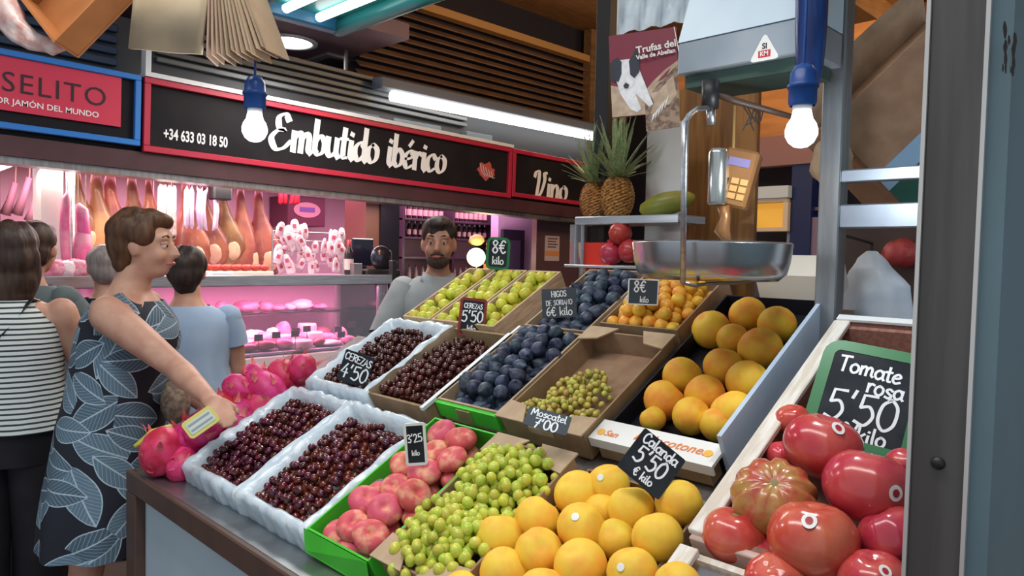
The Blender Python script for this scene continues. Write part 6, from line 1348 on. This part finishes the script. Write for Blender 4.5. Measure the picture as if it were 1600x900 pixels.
# woman in the light blue dress, from behind
LBL = mat('light_blue_cotton', (.36, .49, .66), .8, (.31, .43, .60), 6, bump=.1)
P = person('woman with short dark hair in a light blue gathered dress seen from behind', 293, 3.22, 389, 74, (((.04, .24, 1.10), (.16, .22, .95)), ((.02, -.235, 1.10), (.14, -.20, .95))), SKIN, HDK, wide=1.12, girth=1.15, face=False, head_turn=-14)
hairdo(P, HDK, [((-.020, 0, .046), (.108, .092, .090)), ((-.052, 0, .0), (.074, .084, .090)), ((-.055, 0, -.05), (.048, .060, .052))])
garment(P, 'blue_dress', LBL, [(.46, .125, .115, .055), (.62, .11, .095, .050), (.80, .085, .065, .042), (.96, .055, .040, .032), (1.08, .036, .028, .020), (1.14, .018, .014, .006), (1.24, .016, .012, 0), (1.33, .016, .004, 0), (1.39, .016, .010, 0), (1.43, .016, .006, 0)], .012, nf=14, n=84, extra=lambda bm: [sleeve(bm, P, i, 0, .50, .070) for i in (0, 1)])
shoes(P, mat('tan_sandal', (.35, .2, .12), .6))
# serving man
SHG = mat('grey_shirt', (.30, .32, .32), .75, (.24, .26, .27), 8)
P = person('man with dark hair and beard in a grey shirt looking down behind the greengages', 686, 3.55, 345, -128, (((.10, .27, 1.10), (.28, .12, 1.04)), ((.10, -.27, 1.10), (.28, -.12, 1.04))), SKIN2, HDK, head_turn=-6)
hairdo(P, HDK, [((-.018, 0, .062), (.104, .086, .076)), ((-.052, 0, .0), (.066, .080, .085)), ((.040, 0, .096), (.056, .064, .036))])
bm = B(); ball(bm, P['hp'](.030, 0, -.073), (.062 * P['s'], .056 * P['s'], .042 * P['s']), 18, 12); me = remesh(bm, .008, 1, 'beard')
for v in list(me.vertices): pass
me.materials.clear(); me.materials.append(mat('beard', (.055, .030, .022), .8, (.09, .05, .035), 80, bump=.4)); link('beard', me, P['o'])
bm = B(); tube(bm, [P['hp'](.082, -.030, -.050), P['hp'](.098, -.012, -.042), P['hp'](.1, .0, -.041), P['hp'](.098, .012, -.042), P['hp'](.082, .030, -.050)], [.004, .007, .006, .007, .004], 8); obj('moustache', bm, MATS['beard'], P['o'], True)
bm = B(); tube(bm, [P['hp'](.094, -.018, -.057), P['hp'](.101, 0, -.056), P['hp'](.094, .018, -.057)], [.003, .006, .003], 8); obj('lower_lip', bm, MATS['lip_skin'], P['o'], True)
def collar(bm):
    s = P['s']
    for sd in (-1, 1): poly(bm, [Vector((.060, sd * .008, 1.425)) * s, Vector((.030, sd * .070, 1.452)) * s, Vector((.065, sd * .085, 1.415)) * s, Vector((.098, sd * .035, 1.375)) * s], (.004, 0, .004))
    for i in (0, 1): sleeve(bm, P, i, 0, .80, .072)
garment(P, 'shirt', SHG, [(.84, .03, .03, .01), (1.0, .03, .03, .008), (1.14, .026, .026, .004), (1.25, .018, .014, 0), (1.34, .018, .006, 0), (1.395, .018, .010, 0), (1.435, .016, .010, 0)], .012, extra=collar); trousers(P, BLKT, 0, .02); shoes(P, BLACK)
# orange panel and red box low in the aisle
bm = B(); p = at_z(60, 880, .02); box(bm, p.x - .12, p.x + .12, p.y - .1, p.y + .1, .0, .04, .01); tag(obj('floor_mat', bm, mat('red_mat', (.55, .03, .03), .6)), 'small red mat on the floor by the black trousers', 'mat')
bpy.data.scenes.remove(TMP)
